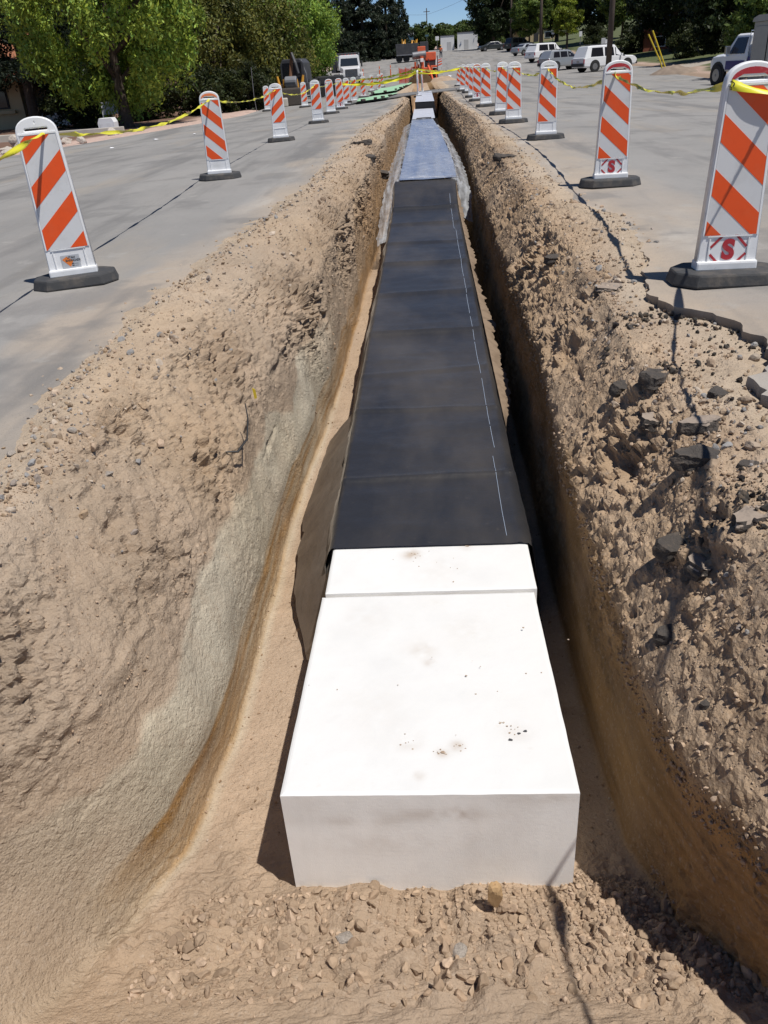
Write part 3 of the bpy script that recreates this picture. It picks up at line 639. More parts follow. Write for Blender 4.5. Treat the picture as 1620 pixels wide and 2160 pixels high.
# scuffs of soil on the white tops: thin crumbs and stains as parts of the blocks
def scuffs(root, spots, off):
    mb = MB(); r = random.Random(4)
    for (x, y, z, s, n) in spots:
        for k in range(n):
            a = x+r.gauss(0, s); b = y+r.gauss(0, s*.9); q = r.uniform(.001, .0042)*(1.8 if r.random() < .12 else 1)
            pts = [(a+q*math.cos(t)*r.uniform(.6, 1.2), b+q*math.sin(t)*r.uniform(.5, 1.)) for t in np.linspace(0, 6.28, 7)[:-1]]
            mb.prism(pts, z, z+.0012+q*.18)
    o = mb.build('soil_scuffs', mat('scuff', (.33, .24, .17), 1., var=[(40, (.55, .48, .4), .45, .6, .7)]), root)
    o.data.transform(Matrix.Translation(-Vector(root.location))); o['kind'] = 'stuff'
def topz(y): return -.717-.058*(y-1.725)/1.143
sp = []
for (x, y, s, n) in [(.035, 1.93, .016, 10), (-.01, 1.90, .014, 8), (-.12, 1.95, .02, 6), (.19, 2.04, .006, 6), (.23, 2.0, .02, 7), (-.1, 2.2, .2, 12), (.2, 2.3, .16, 10)]:
    sp.append((x, y, topz(y)+.0005, s, n))
scuffs(b1, sp, 0)
scuffs(b2, [(-.13, 3.18, -.767, .022, 7), (.13, 3.24, -.767, .016, 5), (.0, 3.1, -.767, .1, 10)], 0)
mb = MB()
for (x, y) in [(.245, 1.985), (.215, 1.955), (.268, 1.995)]:
    pts = [(x+.009*math.cos(t)*random.uniform(.5, 1.2), y+.006*math.sin(t)*random.uniform(.5, 1.2)) for t in np.linspace(0, 6.28, 7)[:-1]]
    mb.prism(pts, topz(y)+.0005, topz(y)+.003)
o = mb.build('pitted_hole', MT['ink'], b1); o.data.transform(Matrix.Translation(-Vector(b1.location)))

def zfab(y): return np.interp(y, [2.6, 3.25, 5, 6.4, 9, 11.6, 12.3, 12.9, 13.3, 27], [-.76, -.757, -.735, -.70, -.655, -.605, -.56, -.43, -.345, -.345])
def fabric_sheet():
    root = empty('fabric_sheet', (0, 3.24, -1.2))
    off = Matrix.Translation((0, -3.24, 1.2))
    yy = np.concatenate([np.arange(3.24, 6, .02), np.arange(6, 13.36, .04)])
    # cross profile: left drape, top, right drape
    xs_t = np.linspace(0, 1, 60)
    rows = []
    for y in yy:
        zt = float(zfab(y)); xl = np.interp(y, [3.2, 6.5, 13.6], [-.522, -.52, -.50]); xr = np.interp(y, [3.2, 6.5, 13.6], [.43, .415, .43])
        fl = np.interp(y, [3.2, 5.2, 5.8, 13], [.05, .10, .13, .12])
        L = [(xl-fl-.02, -1.24), (xl-fl, -1.12), (xl-fl*.7, -.98), (xl-.035, zt-.10), (xl-.008, zt-.02)]
        R = [(xr+.008, zt-.02), (xr+.02, zt-.12), (xr+.035, -.98), (xr+.05, -1.1), (xr+.06, -1.24)]
        P = np.array(L+[(xl+.01, zt), (xr-.01, zt)]+R)
        d = np.concatenate([[0], np.cumsum(np.linalg.norm(np.diff(P, axis=0), axis=1))])
        keys = np.concatenate([np.linspace(d[0], d[5], 22)[:-1], np.linspace(d[5], d[6], 50), np.linspace(d[6], d[-1], 22)[1:]])
        rows.append(np.stack([np.interp(keys, d, P[:, 0]), np.full(len(keys), y), np.interp(keys, d, P[:, 1])], -1))
    P = np.array(rows); x, y, z = P[..., 0].copy(), P[..., 1].copy(), P[..., 2].copy()
    side = np.clip((zfab(y)-z)/.1, 0, 1)
    ztop = .010*fbm(x, y, x*0, 3.2, 4)+.012*np.clip(fbm(x*.6, y*3., x*0+9, 1.3, 3)-.1, 0, 1)+.006*np.clip(fbm(x*2.2, y*5, x*0, 1.6, 3), 0, 1)+.010*np.clip(fbm(x*1.2+y*.7, y*2.4, x*0+5, 1.5, 3)-.15, 0, 1)
    for (yc, a, w_, sk) in [(3.95, .007, .03, .05), (4.9, .006, .03, -.03), (5.6, .004, .04, .1), (6.47, .014, .03, .0), (7.7, .009, .05, .04), (8.93, .012, .05, .02), (9.95, .009, .06, -.03), (11.1, .012, .07, .03), (12.1, .018, .06, .05)]:
        ztop += 2.3*a*np.exp(-((y-yc-sk*x)/w_)**2)
    ztop += .010*np.exp(-((x-.385-.01*np.sin(y*1.3))/.012)**2)*(y > 0)
    P[..., 2] += ztop*(1-side*.5)
    P[..., 0] += side*.035*fbm(x*0, y, z*1.2, 2.2, 4)*np.sign(x)
    P[..., 0] += side*.012*fbm(x*0, y*3, z*1.0, 2.2, 3)
    me = grid_mesh('fabric_top', P); me.transform(off); link('fabric_top', me, root, MT['fabric'])
    # dashed seam line
    mb = MB(); y = 3.3; r = random.Random(2)
    while y < 12.3:
        l_ = r.uniform(.25, .9); nn = max(2, int(l_/.06)); yv_ = np.linspace(y, y+l_, nn)
        pts = []
        for q in yv_:
            j = int(np.clip(np.searchsorted(yy, q), 0, len(yy)-1)); i_ = int(np.argmin(np.abs(P[j, :, 0]-.33)+(P[j, :, 2] < zfab(q)-.1)*9)); pts.append(Vector((float(P[j, i_, 0])+.002*math.sin(q*5), q, float(P[j, i_, 2])+.002)))
        mb.tube(pts, .0011+.00014*y, 4); y += l_+r.uniform(.02, .12)
    o = mb.build('seam_line', MT['stitch'], root); o.data.transform(off)
    # wide flap leaning outwards on the left side, ending in a folded tip near the second block
    ny = 120; v = np.linspace(0, 1, ny)
    yv = 2.86+(5.45-2.86)*v
    inner = np.stack([np.interp(yv, [2.86, 3.2, 4.2, 5.45], [-.60, -.545, -.54, -.56]), yv, np.interp(yv, [2.86, 3.2, 3.7, 4.6, 5.45], [-1.12, -.90, -.80, -.80, -.92])], -1)
    outer = np.stack([np.interp(yv, [2.86, 3.35, 4.2, 5.45], [-.635, -.765, -.835, -.80]), yv+.06, np.interp(yv, [2.86, 3.3, 4.4, 5.45], [-1.17, -1.13, -1.17, -1.2])], -1)
    k = np.linspace(0, 1, 26)[None, :, None]
    P = inner[:, None]*(1-k)+outer[:, None]*k
    x, y, z = P[..., 0], P[..., 1], P[..., 2]
    fold = .022*np.exp(-((y-4.25-(x+.7)*1.8)/.045)**2)-.018*np.exp(-((y-4.05-(x+.7)*1.6)/.07)**2)+.012*np.exp(-((y-4.9-(x+.7)*.4)/.04)**2)+.01*np.exp(-((y-3.3+(x+.7)*1.2)/.05)**2)
    P = P+np.stack([fold*.9+.022*fbm(x, y, z, 3, 4), fold*0, fold*1.2+.022*fbm(x+5, y, z, 3, 4)], -1)
    me = grid_mesh('side_flap', P); me.transform(off); link('side_flap', me, root, MT['fabric_back'])
    # upright folded edge of the flap
    rim = inner.copy(); rim[:, 2] += .0; top = inner+np.array([.025, 0, .055]); k = np.linspace(0, 1, 5)[None, :, None]
    P = rim[:, None]*(1-k)+top[:, None]*k; me = grid_mesh('folded_edge', P+np.array([-.004, 0, 0])); me.transform(off); link('folded_edge', me, root, MT['fabric'])
    mb = MB(); mb.add([(-.78, 3.20, -1.225), (-.69, 3.06, -1.225), (-.65, 3.08, -1.21), (-.68, 3.38, -1.21)], [(0, 1, 2, 3)])
    o = mb.build('corner_flap', MT['fabric_back'], root); o.data.transform(off)
    # torn pale edge curling over the right side
    yv = np.linspace(4.6, 13.2, 260); e = .045+.03*fbm(yv, yv*0, yv*0, 2.2, 3)+.022*fbm(yv, yv*0, yv*0+3, 14, 3)+.03*np.exp(-((yv-7.1)/.8)**2)+.03*np.exp(-((yv-5.3)/.5)**2)
    e *= np.clip((yv-4.6)/.5, 0, 1)*np.clip((13.2-yv)/1, .2, 1)
    k = np.linspace(0, 1, 8)[None, :]
    X = .436+e[:, None]*k*1.25; Zz = zfab(yv)[:, None]-.012-.05*k**1.5; Y = np.repeat(yv[:, None], 8, 1)
    me = grid_mesh('torn_edge', np.stack([X, Y, Zz+.006*fbm(X, Y, X*0, 12, 2)], -1)); me.transform(off); link('torn_edge', me, root, MT['fabric_pale'])
    # dusty footprints stay in the fabric material
    return tag(root, 'black fabric sheet draped over the row of blocks along the trench', 'fabric sheet')
fabric_sheet()

MT['wrap_thin'] = MT['wrap'].copy(); [n_ for n_ in MT['wrap_thin'].node_tree.nodes if n_.type == 'MAP_RANGE'][0].inputs[3].default_value = .04; [n_ for n_ in MT['wrap_thin'].node_tree.nodes if n_.type == 'MAP_RANGE'][0].inputs[4].default_value = .42
def membrane():
    root = empty('wrapped_block', (0, 13.3, -1.2)); off = Matrix.Translation((0, -13.3, 1.2))
    yy = np.linspace(13.3, 27.2, 160); u = np.linspace(0, 1, 40)
    xl = np.interp(yy, [13.3, 27.2], [-.43, -.40]); xr = np.interp(yy, [13.3, 15.5, 19, 23, 27.2], [.45, .47, .42, .36, .23])
    X = xl[:, None]+(xr-xl)[:, None]*u[None]; Y = np.repeat(yy[:, None], 40, 1)
    zt = np.interp(yy, [13.3, 27.2], [-.325, -.27])
    Zz = zt[:, None]+.012*fbm(X, Y, X*0, 2.2, 4)
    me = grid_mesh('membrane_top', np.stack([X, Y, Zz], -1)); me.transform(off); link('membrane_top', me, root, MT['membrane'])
    Pc = np.stack([X+.02*fbm(X+3, Y, X*0, 2, 3), Y, Zz+.018+.045*np.abs(fbm(X*1.3, Y*1.1, X*0+4, 2.0, 5, .62))], -1)
    me = grid_mesh('plastic_cover', Pc); me.transform(off); link('plastic_cover', me, root, MT['wrap_thin'])
    # sides of the block
    for sgn, xx, nm in ((-1, xl, 'block_side'), (1, xr, 'block_side')):
        k = np.linspace(0, 1, 10)[None]
        Xs = xx[:, None]+sgn*.03*k+.01*fbm(Y[:, :10], k*3+Y[:, :10]*0, Y[:, :10]*0, 3, 3); Zs = Zz[:, :1 if sgn < 0 else 1]*0+zt[:, None]-k*.9
        me = grid_mesh(nm, np.stack([Xs, Y[:, :10], Zs], -1)); me.transform(off); link(nm, me, root, MT['fabric_back'])
        # crumpled clear plastic around the edges
    def strip(name, path, wid, seed, drop):
        path = np.array(path, float); n = 200; t = np.linspace(0, len(path)-1, n)
        c = np.stack([np.interp(t, np.arange(len(path)), path[:, i]) for i in range(3)], -1)
        k = np.linspace(0, 1, 16)[None, :, None]
        sgn = 1 if c[0, 0] > 0 else -1
        if name == 'plastic_front': d = np.array([0, -.05, -.06])
        else: d = np.array([sgn*wid, 0, -drop])
        P = c[:, None]+d[None, None]*k
        x, y, z = P[..., 0], P[..., 1], P[..., 2]
        P = P+.05*np.stack([fbm(x+seed, y*2.2, z*5, 1.6, 4, .6), fbm(x, y, z+seed, 3, 3), fbm(x+seed*2, y*2, z*5, 1.8, 4, .6)], -1)
        me = grid_mesh(name, P); me.transform(off); link(name, me, root, MT['wrap'])
    strip('plastic_edge', [(-.50, 11.2, -.80), (-.50, 12.6, -.6), (-.44, 13.4, -.34), (-.44, 16, -.33), (-.42, 20, -.31), (-.41, 26, -.28)], .22, 1, .10)
    strip('plastic_edge', [(.44, 12.3, -.7), (.46, 13.0, -.45), (.45, 13.4, -.34), (.48, 16, -.33), (.44, 19, -.31), (.3, 25, -.28)], .20, 4, .14)
    strip('plastic_front', [(-.47, 13.35, -.31), (-.2, 13.5, -.305), (.1, 13.42, -.305), (.47, 13.3, -.31)], .1, 7, .1)
    tag(root, 'membrane covered block coloured with reflected sky blue, crumpled clear plastic along both edges', 'wrapped block')
membrane()
def grey_segment(y0, y1, z0, x0, x1, label, bag):
    root = empty('membrane_block', ((x0+x1)/2, y0, z0-.5))
    yy = np.linspace(y0, y1, 50); u = np.linspace(x0, x1, 16); X, Y = np.meshgrid(u, yy)
    me = grid_mesh('membrane_top', np.stack([X-(x0+x1)/2, Y-y0, .5+.01*fbm(X, Y, X*0, 3, 3)], -1)); link('membrane_top', me, root, MT['membrane_grey'])
    mb = MB(); mb.box(x0-(x0+x1)/2, x1-(x0+x1)/2, .01, y1-y0, -.5, .48); mb.build('block_body', MT['black'], root)
    return tag(root, label, 'membrane block')
grey_segment(27.4, 33.5, -.26, -.40, .30, 'grey covered block with a dark roll across it beyond the plastic covered membrane', 0)
grey_segment(33.6, 45.5, -.03, -.36, .36, 'farthest grey covered block, raised on a black step under the road plate', 0)
mb = MB(); mb.tube([(-.26, 27.2, -.255), (-.02, 27.25, -.25), (.18, 27.2, -.255)], .035, 8)
tag(mb.build('rolled_flap', MT['black']), 'black rolled strip lying across the far end of the plastic covered membrane', 'rolled strip')

# ------------------------------------------------------------------ barricade panels
def arch_loops(wb=.180, wt=.145, h=1.07):
    out = [(-wb, .06), (wb, .06), (wt, .975)]
    for t in np.linspace(0, math.pi, 15)[1:-1]: out.append((wt*math.cos(t)*.99, .98+(h-.98)*math.sin(t)**.85))
    out.append((-wt, .975))
    slot = []
    for (cx_, a0) in ((.078, -math.pi/2), (-.078, math.pi/2)):
        for t in np.linspace(a0, a0+math.pi, 6): slot.append((cx_+.014*math.cos(t), 1.002+.014*math.sin(t)))
    hole = [(.008*math.cos(t), 1.043+.012*math.sin(t)) for t in np.linspace(0, 2*math.pi, 9)[:-1]]
    return [out, slot[::-1], hole[::-1]]
BODY = outline_mesh(arch_loops(), .022, .008); BODY.transform(Matrix.Rotation(math.pi/2, 4, 'X')); BODY.transform(Matrix.Diagonal((.86, 1, 1, 1))); BODY.materials.append(MT['white_plastic'])
_b = MB()
oct_ = [(-.26, -.07), (-.17, -.175), (.17, -.175), (.26, -.07), (.26, .07), (.17, .175), (-.17, .175), (-.26, .07)]
_b.prism(oct_, 0, .072, top=.93)
_o = _b.build('rubber_base', MT['rubber'], bevel=.012, smooth=False); BASE = _o.data; BASE.transform(Matrix.Diagonal((1.13, 1.05, 1, 1))); bpy.data.objects.remove(_o)
_b = MB()
for (x, y, l_) in ((-.19, -.10, .03), (0, -.13, .07), (.17, -.10, .03), (-.19, .1, .03), (.19, .1, .03)):
    _b.box(x-l_, x+l_, y-.006, y+.006, .0655, .0675)
_o = _b.build('base_slots', MT['black']); SLOTS = _o.data; bpy.data.objects.remove(_o)
_b = MB(); _b.box(-.19, .19, -.052, .052, .062, .115); _o = _b.build('foot_collar', MT['white_plastic'], bevel=.012); COLLAR = _o.data; COLLAR.transform(Matrix.Diagonal((.86, 1, 1, 1))); bpy.data.objects.remove(_o)
_b = MB()
for a in ((-.125, -.117, .10, .235), (.117, .125, .10, .235), (-.125, .125, .10, .107), (-.137, .137, .243, .250), (-.138, .138, .972, .982)):
    _b.box(a[0], a[1], -.036, -.030, a[2], a[3])
for s_ in (-1, 1): _b.add([(s_*.160, -.0305, .25), (s_*.170, -.0305, .25), (s_*.143, -.0305, .97), (s_*.134, -.0305, .97), (s_*.160, -.035, .25), (s_*.170, -.035, .25), (s_*.143, -.035, .97), (s_*.134, -.035, .97)], [(0, 1, 2, 3), (4, 7, 6, 5), (0, 4, 5, 1), (1, 5, 6, 2), (2, 6, 7, 3), (3, 7, 4, 0)])
_o = _b.build('raised_rim', MT['white_plastic']); RIM = _o.data; RIM.transform(Matrix.Diagonal((.86, 1, 1, 1))); bpy.data.objects.remove(_o)
STXT = text_mesh('S', .14, .0006, .007)
def sheeting(direction, phase, period=.268, slope=.88, zb=.252):
    key = 'sh%d_%.2f_%.2f' % (direction, phase, zb)
    if key in bpy.data.meshes: return bpy.data.meshes[key]
    mb = MB(); hw0, hw1 = .137, .112
    rect = [(-hw0, zb), (hw0, zb), (hw1, .968), (-hw1, .968)]
    mb.cur = 0; mb.prism([(p[0], p[1]) for p in rect], 0, .0035)
    mb.cur = 1
    for k in range(-4, 8):
        z0 = phase+k*period; z1 = z0+period*.5
        # band: z0 <= z + d*slope*x <= z1
        p = clip_poly(rect, -direction*slope, -1, -z0); 
        if len(p) > 2: p = clip_poly(p, direction*slope, 1, z1)
        if len(p) > 2:
            ar = sum(p[i][0]*p[(i+1) % len(p)][1]-p[(i+1) % len(p)][0]*p[i][1] for i in range(len(p)))
            if abs(ar) > .0004: mb.prism(p, .0036, .0048)
    o = mb.build(key, [MT['sheet_white'], MT['sheet_orange']]); me = o.data; bpy.data.objects.remove(o)
    me.transform(Matrix.Translation((0, -.0302, 0)) @ Matrix.Rotation(math.pi/2, 4, 'X')); return me
def stencil(root):
    o = MB()
    for (sx, sz) in ((1, 1), (-1, 1), (1, -1), (-1, -1)):
        a = Vector((sx*.022, 0, sz*.094)); b = Vector((sx*.096, 0, sz*.018)); d = (b-a).normalized(); n = Vector((d.z, 0, -d.x))*.0065
        o.add([a-n, a+n, b+n, b-n], [(0, 1, 2, 3)])
    ob = o.build('stencil_diamond', MT['red_paint'], root); ob.location = (0, -.0325, .17)
    me = STXT; t = bpy.data.objects.new('stencil_letter', me)
    if not me.materials: me.materials.append(MT['red_paint'])
    COL.objects.link(t); t.parent = root; t.location = (0, -.033, .17); t.rotation_euler = (math.pi/2, 0, 0)
def top_paint(root, m):
    pts = []
    for t in np.linspace(0, math.pi, 15): pts.append((.108*math.cos(t), .985+(.068)*math.sin(t)**.85))
    lo = [(-.094, 1.0), (-.05, 1.022), (.05, 1.022), (.094, 1.0)]
    mb = MB(); mb.prism(pts+lo, 0, .0012)
    o = mb.build('painted_handle', m, root); o.data.transform(Matrix.Translation((0, -.0303, 0)) @ Matrix.Rotation(math.pi/2, 4, 'X'))
def barricade(x, y, rz, dirn, phase, label, group, st=False, paint=None, zb=.252, lean=0.):
    root = empty('barricade_panel', (x, y, Z(x, y)+.006), rz); root.rotation_euler[1] = lean+random.uniform(-.022, .022); root.rotation_euler[0] = random.uniform(-.015, .015); root.rotation_euler[2] = rz+random.uniform(-.05, .05)
    for nm, me in (('rubber_base', BASE), ('base_slots', SLOTS), ('panel_body', BODY), ('foot_collar', COLLAR), ('raised_rim', RIM)):
        o = bpy.data.objects.new(nm, me); COL.objects.link(o); o.parent = root
    o = bpy.data.objects.new('striped_sheeting', sheeting(dirn, phase, zb=zb)); COL.objects.link(o); o.parent = root
    if st: stencil(root)
    if paint: top_paint(root, MT[paint])
    return tag(root, label, 'barricade', group)
GR = 'striped barricade panels right of the trench'; GL = 'striped barricade panels left of the trench'; GC = 'striped barricade panels across the road plate'
PR = [ # x, y, rz, dir, phase, label, stencil, paint
 (1.63, 4.64, .02, 1, .075, 'largest orange striped barricade at the right edge, dark red top, red S stencil', 1, 'red_paint'),
 (1.79, 8.55, .0, 1, .11, 'second right barricade from the camera, dark red top and red S stencil', 1, 'red_paint'),
 (1.88, 13.98, .05, 1, .14, 'white topped barricade with scribbled stripes, third from the camera right of the trench', 0, None),
 (1.77, 18.04, .02, 1, .12, 'white topped barricade slightly overlapping the one behind it, fourth from the camera on the right', 0, None),
 (1.79, 21.06, .03, 1, .28, 'barricade half hidden behind the fourth right panel, showing three orange stripes', 0, None),
 (1.73, 25.52, .0, 1, .25, 'sixth barricade from the camera right of the trench, clear white top and three orange stripes', 0, None),
 (1.74, 29.82, .04, 1, .22, 'seventh right barricade, faint stencil at its foot and orange top edge', 1, 'orange_paint'),
 (1.77, 33.31, .0, 1, .2, 'eighth right barricade, narrow gap behind the seventh', 0, None),
 (1.89, 38.95, .02, 1, .24, 'ninth right barricade, white top, just before the road plate', 0, None),
 (1.79, 41.85, .0, 1, .2, 'tenth right barricade standing on the right end of the road plate', 0, None),
 (2.13, 55.76, .0, 1, .22, 'farthest barricade of the right row, where the yellow tapes meet', 0, None)]
for a in PR: barricade(a[0], a[1], a[2], a[3], a[4], a[5], GR, a[6], a[7])
PL = [
 (-2.52, 5.70, .30, -1, .10, 'nearest left barricade with white top and a small sticker on its foot', 0, None),
 (-2.86, 11.86, .16, 1, .184, 'left barricade with an orange top and stripes falling to the right', 0, 'orange_paint'),
 (-3.04, 18.47, .10, -1, .33, 'third left barricade, blank white lower third and white top', 0, None),
 (-2.99, 24.91, .05, -1, .28, 'fourth left barricade, white top, broad blank foot', 0, None),
 (-3.27, 31.23, .08, -1, .22, 'fifth left barricade with a red painted top', 0, 'orange_paint'),
 (-3.30, 35.22, .05, -1, .22, 'sixth left barricade with an orange top and grey stencil on its foot', 1, 'orange_paint'),
 (-3.42, 39.53, .06, -1, .25, 'seventh left barricade, close behind the stencilled orange topped one', 0, None),
 (-3.38, 43.40, .05, -1, .24, 'eighth left barricade beside the front green mat', 0, None),
 (-3.46, 51.27, .05, -1, .22, 'ninth left barricade with a stencil on its foot', 1, None),
 (-3.82, 66.0, .05, -1, .25, 'tenth left barricade standing by the rear green mat', 0, None),
 (-3.39, 68.3, .05, -1, .2, 'eleventh left barricade, stencil on its foot, behind the rear green mat', 1, None),
 (-3.60, 78.0, .03, -1, .25, 'farthest barricade of the left row', 0, None),
 (-7.48, 42.6, .12, -1, .25, 'outer left barricade standing away from the row beside the hedge', 0, None),
 (-5.74, 42.95, .10, -1, .23, 'outer left barricade standing in front of the digger', 0, None)]
LO = [barricade(a[0], a[1], a[2], a[3], a[4], a[5], GL, a[6], a[7], zb=.36 if i in (2, 3) else .252, lean=(-.03 if i == 0 else 0)) for i, a in enumerate(PL)]
barricade(-.28, 40.2, 1.45, 1, .2, 'barricade seen edge on, in the middle of the road plate over the trench', GC)
barricade(-.09, 46.7, 1.4, 1, .2, 'second edge on barricade, just behind the one on the road plate', GC)
# sticker on the nearest left barricade
st = LO[0]
mb = MB(); mb.box(-.062, .062, -.0335, -.0325, .115, .205); stk = mb.build('sticker', MT['sticker'], st)
mb = MB(); mb.add([(-.055, -.0342, .178), (-.022, -.0342, .196), (.018, -.0342, .165), (-.008, -.0342, .125)], [(3, 2, 1, 0)]); mb.build('sticker_emblem', MT['sticker_orange'], stk)
for (t, s_, x, z) in (('UTAH', .02, .012, .188), ('BARRICADE', .019, .022, .168), ('801-972-0000', .011, .03, .146), ('801-972-0001', .011, .03, .132)):
    if t.startswith('801'): t = '801 - - - -'
    me = text_mesh(t, s_, .0003, .0006); me.materials.append(MT['ink']); o = bpy.data.objects.new('sticker_text', me); COL.objects.link(o); o.parent = stk; o.location = (x-.005, -.0345, z); o.rotation_euler = (math.pi/2, 0, 0)
st.children[0]
# scribble on the third right panel
mb = MB(); mb.tube([(.02, 0, .9), (.05, 0, .85), (.0, 0, .83), (.04, 0, .78), (.07, 0, .8), (.03, 0, .74), (.06, 0, .72)], .0025, 5)
o = mb.build('paint_scribble', mat('scribble', (.08, .2, .3), .6), [c for c in COL.objects if c.get('label', '').startswith('white topped barricade with scribbled')][0]); o.location = (0, -.036, 0)

# ------------------------------------------------------------------ caution tape
def tape(name, supports, label, letters_to, w_=.048, seed=1, sags=None, tw=1.):
    r = random.Random(seed); pts = []; 
    for i in range(len(supports)-1):
        a, b = Vector(supports[i]), Vector(supports[i+1]); L = (b-a).length; sag = (sags[i] if sags else .02*L)
        n = 110 if L < 9 else 44
        for k in range(n):
            t = k/n; p = a.lerp(b, t); p.z -= 4*sag*t*(1-t); pts.append(p)
    pts.append(Vector(supports[-1])); n = len(pts)
    arc = np.concatenate([[0], np.cumsum([(pts[i+1]-pts[i]).length for i in range(n-1)])])
    V = []
    wd = []
    for i, p in enumerate(pts):
        d = (pts[min(i+1, n-1)]-pts[max(i-1, 0)]).normalized(); side = d.cross(Vector((0, 0, 1))).normalized(); upv = side.cross(d)
        s_ = arc[i]
        an = tw*(1.25*math.sin(s_*1.9+seed)+1.1*math.sin(s_*4.3+seed*2)+.6*math.sin(s_*9.1))
        wv = (upv*math.cos(an)+side*math.sin(an)); wd.append(wv)
        squeeze = .45+.55*math.sin(s_*3.3+seed)**2
        for k in range(4):
            t = (k/3-.5)*w_*squeeze; cv = .006*math.sin(k/3*math.pi*2+s_*4)
            V.append(p+wv*t+d.cross(wv)*cv)
    V = np.array([tuple(v) for v in V]).reshape(n, 4, 3)
    root = empty(name, supports[0]); off = Matrix.Translation(-Vector(supports[0]))
    me = grid_mesh('ribbon', V); me.transform(off); link('ribbon', me, root, MT['tape'])
    # lettering
    tm = text_mesh('CAUTION', .040, 0, .0); bmv = []; bmf = []; s0 = .25
    co = np.array([v.co[:] for v in tm.vertices]); fc = [tuple(p.vertices) for p in tm.polygons]
    P_ = np.array([tuple(p) for p in pts]); W_ = np.array([tuple(v) for v in wd])
    while s0 < letters_to:
        for sd_ in (-1, 1):
            ss = s0+co[:, 0]*(-sd_)
            base = np.stack([np.interp(ss, arc, P_[:, i]) for i in range(3)], -1); wv = np.stack([np.interp(ss, arc, W_[:, i]) for i in range(3)], -1)
            dv = np.stack([np.interp(ss+.02, arc, P_[:, i]) for i in range(3)], -1)-base; dv /= np.linalg.norm(dv, axis=1, keepdims=True)
            sq = (.45+.55*np.sin(ss*3.3+seed)**2)[:, None]
            nn = np.cross(dv, wv); vv = base+wv*co[:, 1:2]*sq+nn*.0065*sd_
            b = len(bmv); bmv += [tuple(v) for v in vv]; bmf += [tuple(i+b for i in f) for f in fc]
        s0 += .36
    if bmv:
        me = bpy.data.meshes.new('lettering'); me.from_pydata(bmv, [], bmf); me.transform(off); link('lettering', me, root, MT['tape_text'])
    return tag(root, label, 'caution tape')
def sp_(i, row, dx=0, dy=-.045, h=1.0): return (row[i][0]+dx, row[i][1]+dy, Z(row[i][0], row[i][1])+h)
near_r = [(1.15, -.6, .95), (1.72, 4.59, Z(1.63, 4.64)+.93), sp_(0, PR, -.11, .0, .985)]
tape('caution_tape', [(1.0, -.3, .92), (1.03, 1.25, .89), (1.2, 2.1, .90), (1.37, 3.25, .93)]+[(1.765, 4.585, Z(1.63, 4.64)+.93), (1.53, 4.597, Z(1.63, 4.64)+.985)]+[(1.76, 8.5, Z(1.79, 8.55)+.97)]+[sp_(i, PR, 0, -.045, .97) for i in range(2, 11)],
     'yellow caution tape strung along the right row of barricades', 10.2, seed=3, sags=[.01, .01, .01, .01, 0, .085, .17, .1, .05, .08, .08, .06, .1, .05, .2])
tape('caution_tape', [(-2.3, .6, .78), (-2.49, 5.65, Z(-2.5, 5.7)+.985), (-2.84, 11.8, Z(-2.86, 11.86)+.98)]+[sp_(i, PL, 0, -.045, .965) for i in range(2, 9)],
     'yellow caution tape strung along the left row of barricades', 0, seed=5, sags=[.13, .13, .10, .16, .08, .06, .06, .06, .08], w_=.038)
tape('caution_tape', [sp_(6, PL, 0, -.045, .95), sp_(8, PL, 0, -.06, .93), (-.28, 40.1, 1.0), sp_(10, PR, 0, -.05, .93)], 'upper yellow caution tape stretched across the trench in front of the orange machine', 0, seed=8, sags=[.05, .1, .1], w_=.11, tw=.25)
tape('caution_tape', [sp_(7, PL, 0, -.045, .80), (-.28, 40.14, .93)], 'lower yellow caution tape slung from the left row to the road plate', 0, seed=9, sags=[.16], w_=.11, tw=.25)
tape('caution_tape', [sp_(5, PL, 0, -.045, .9), (-.28, 40.12, .86), (1.72, 41.8, .95)], 'middle strand of yellow caution tape crossing over the road plate', 0, seed=10, sags=[.2, .1], w_=.09, tw=.25)

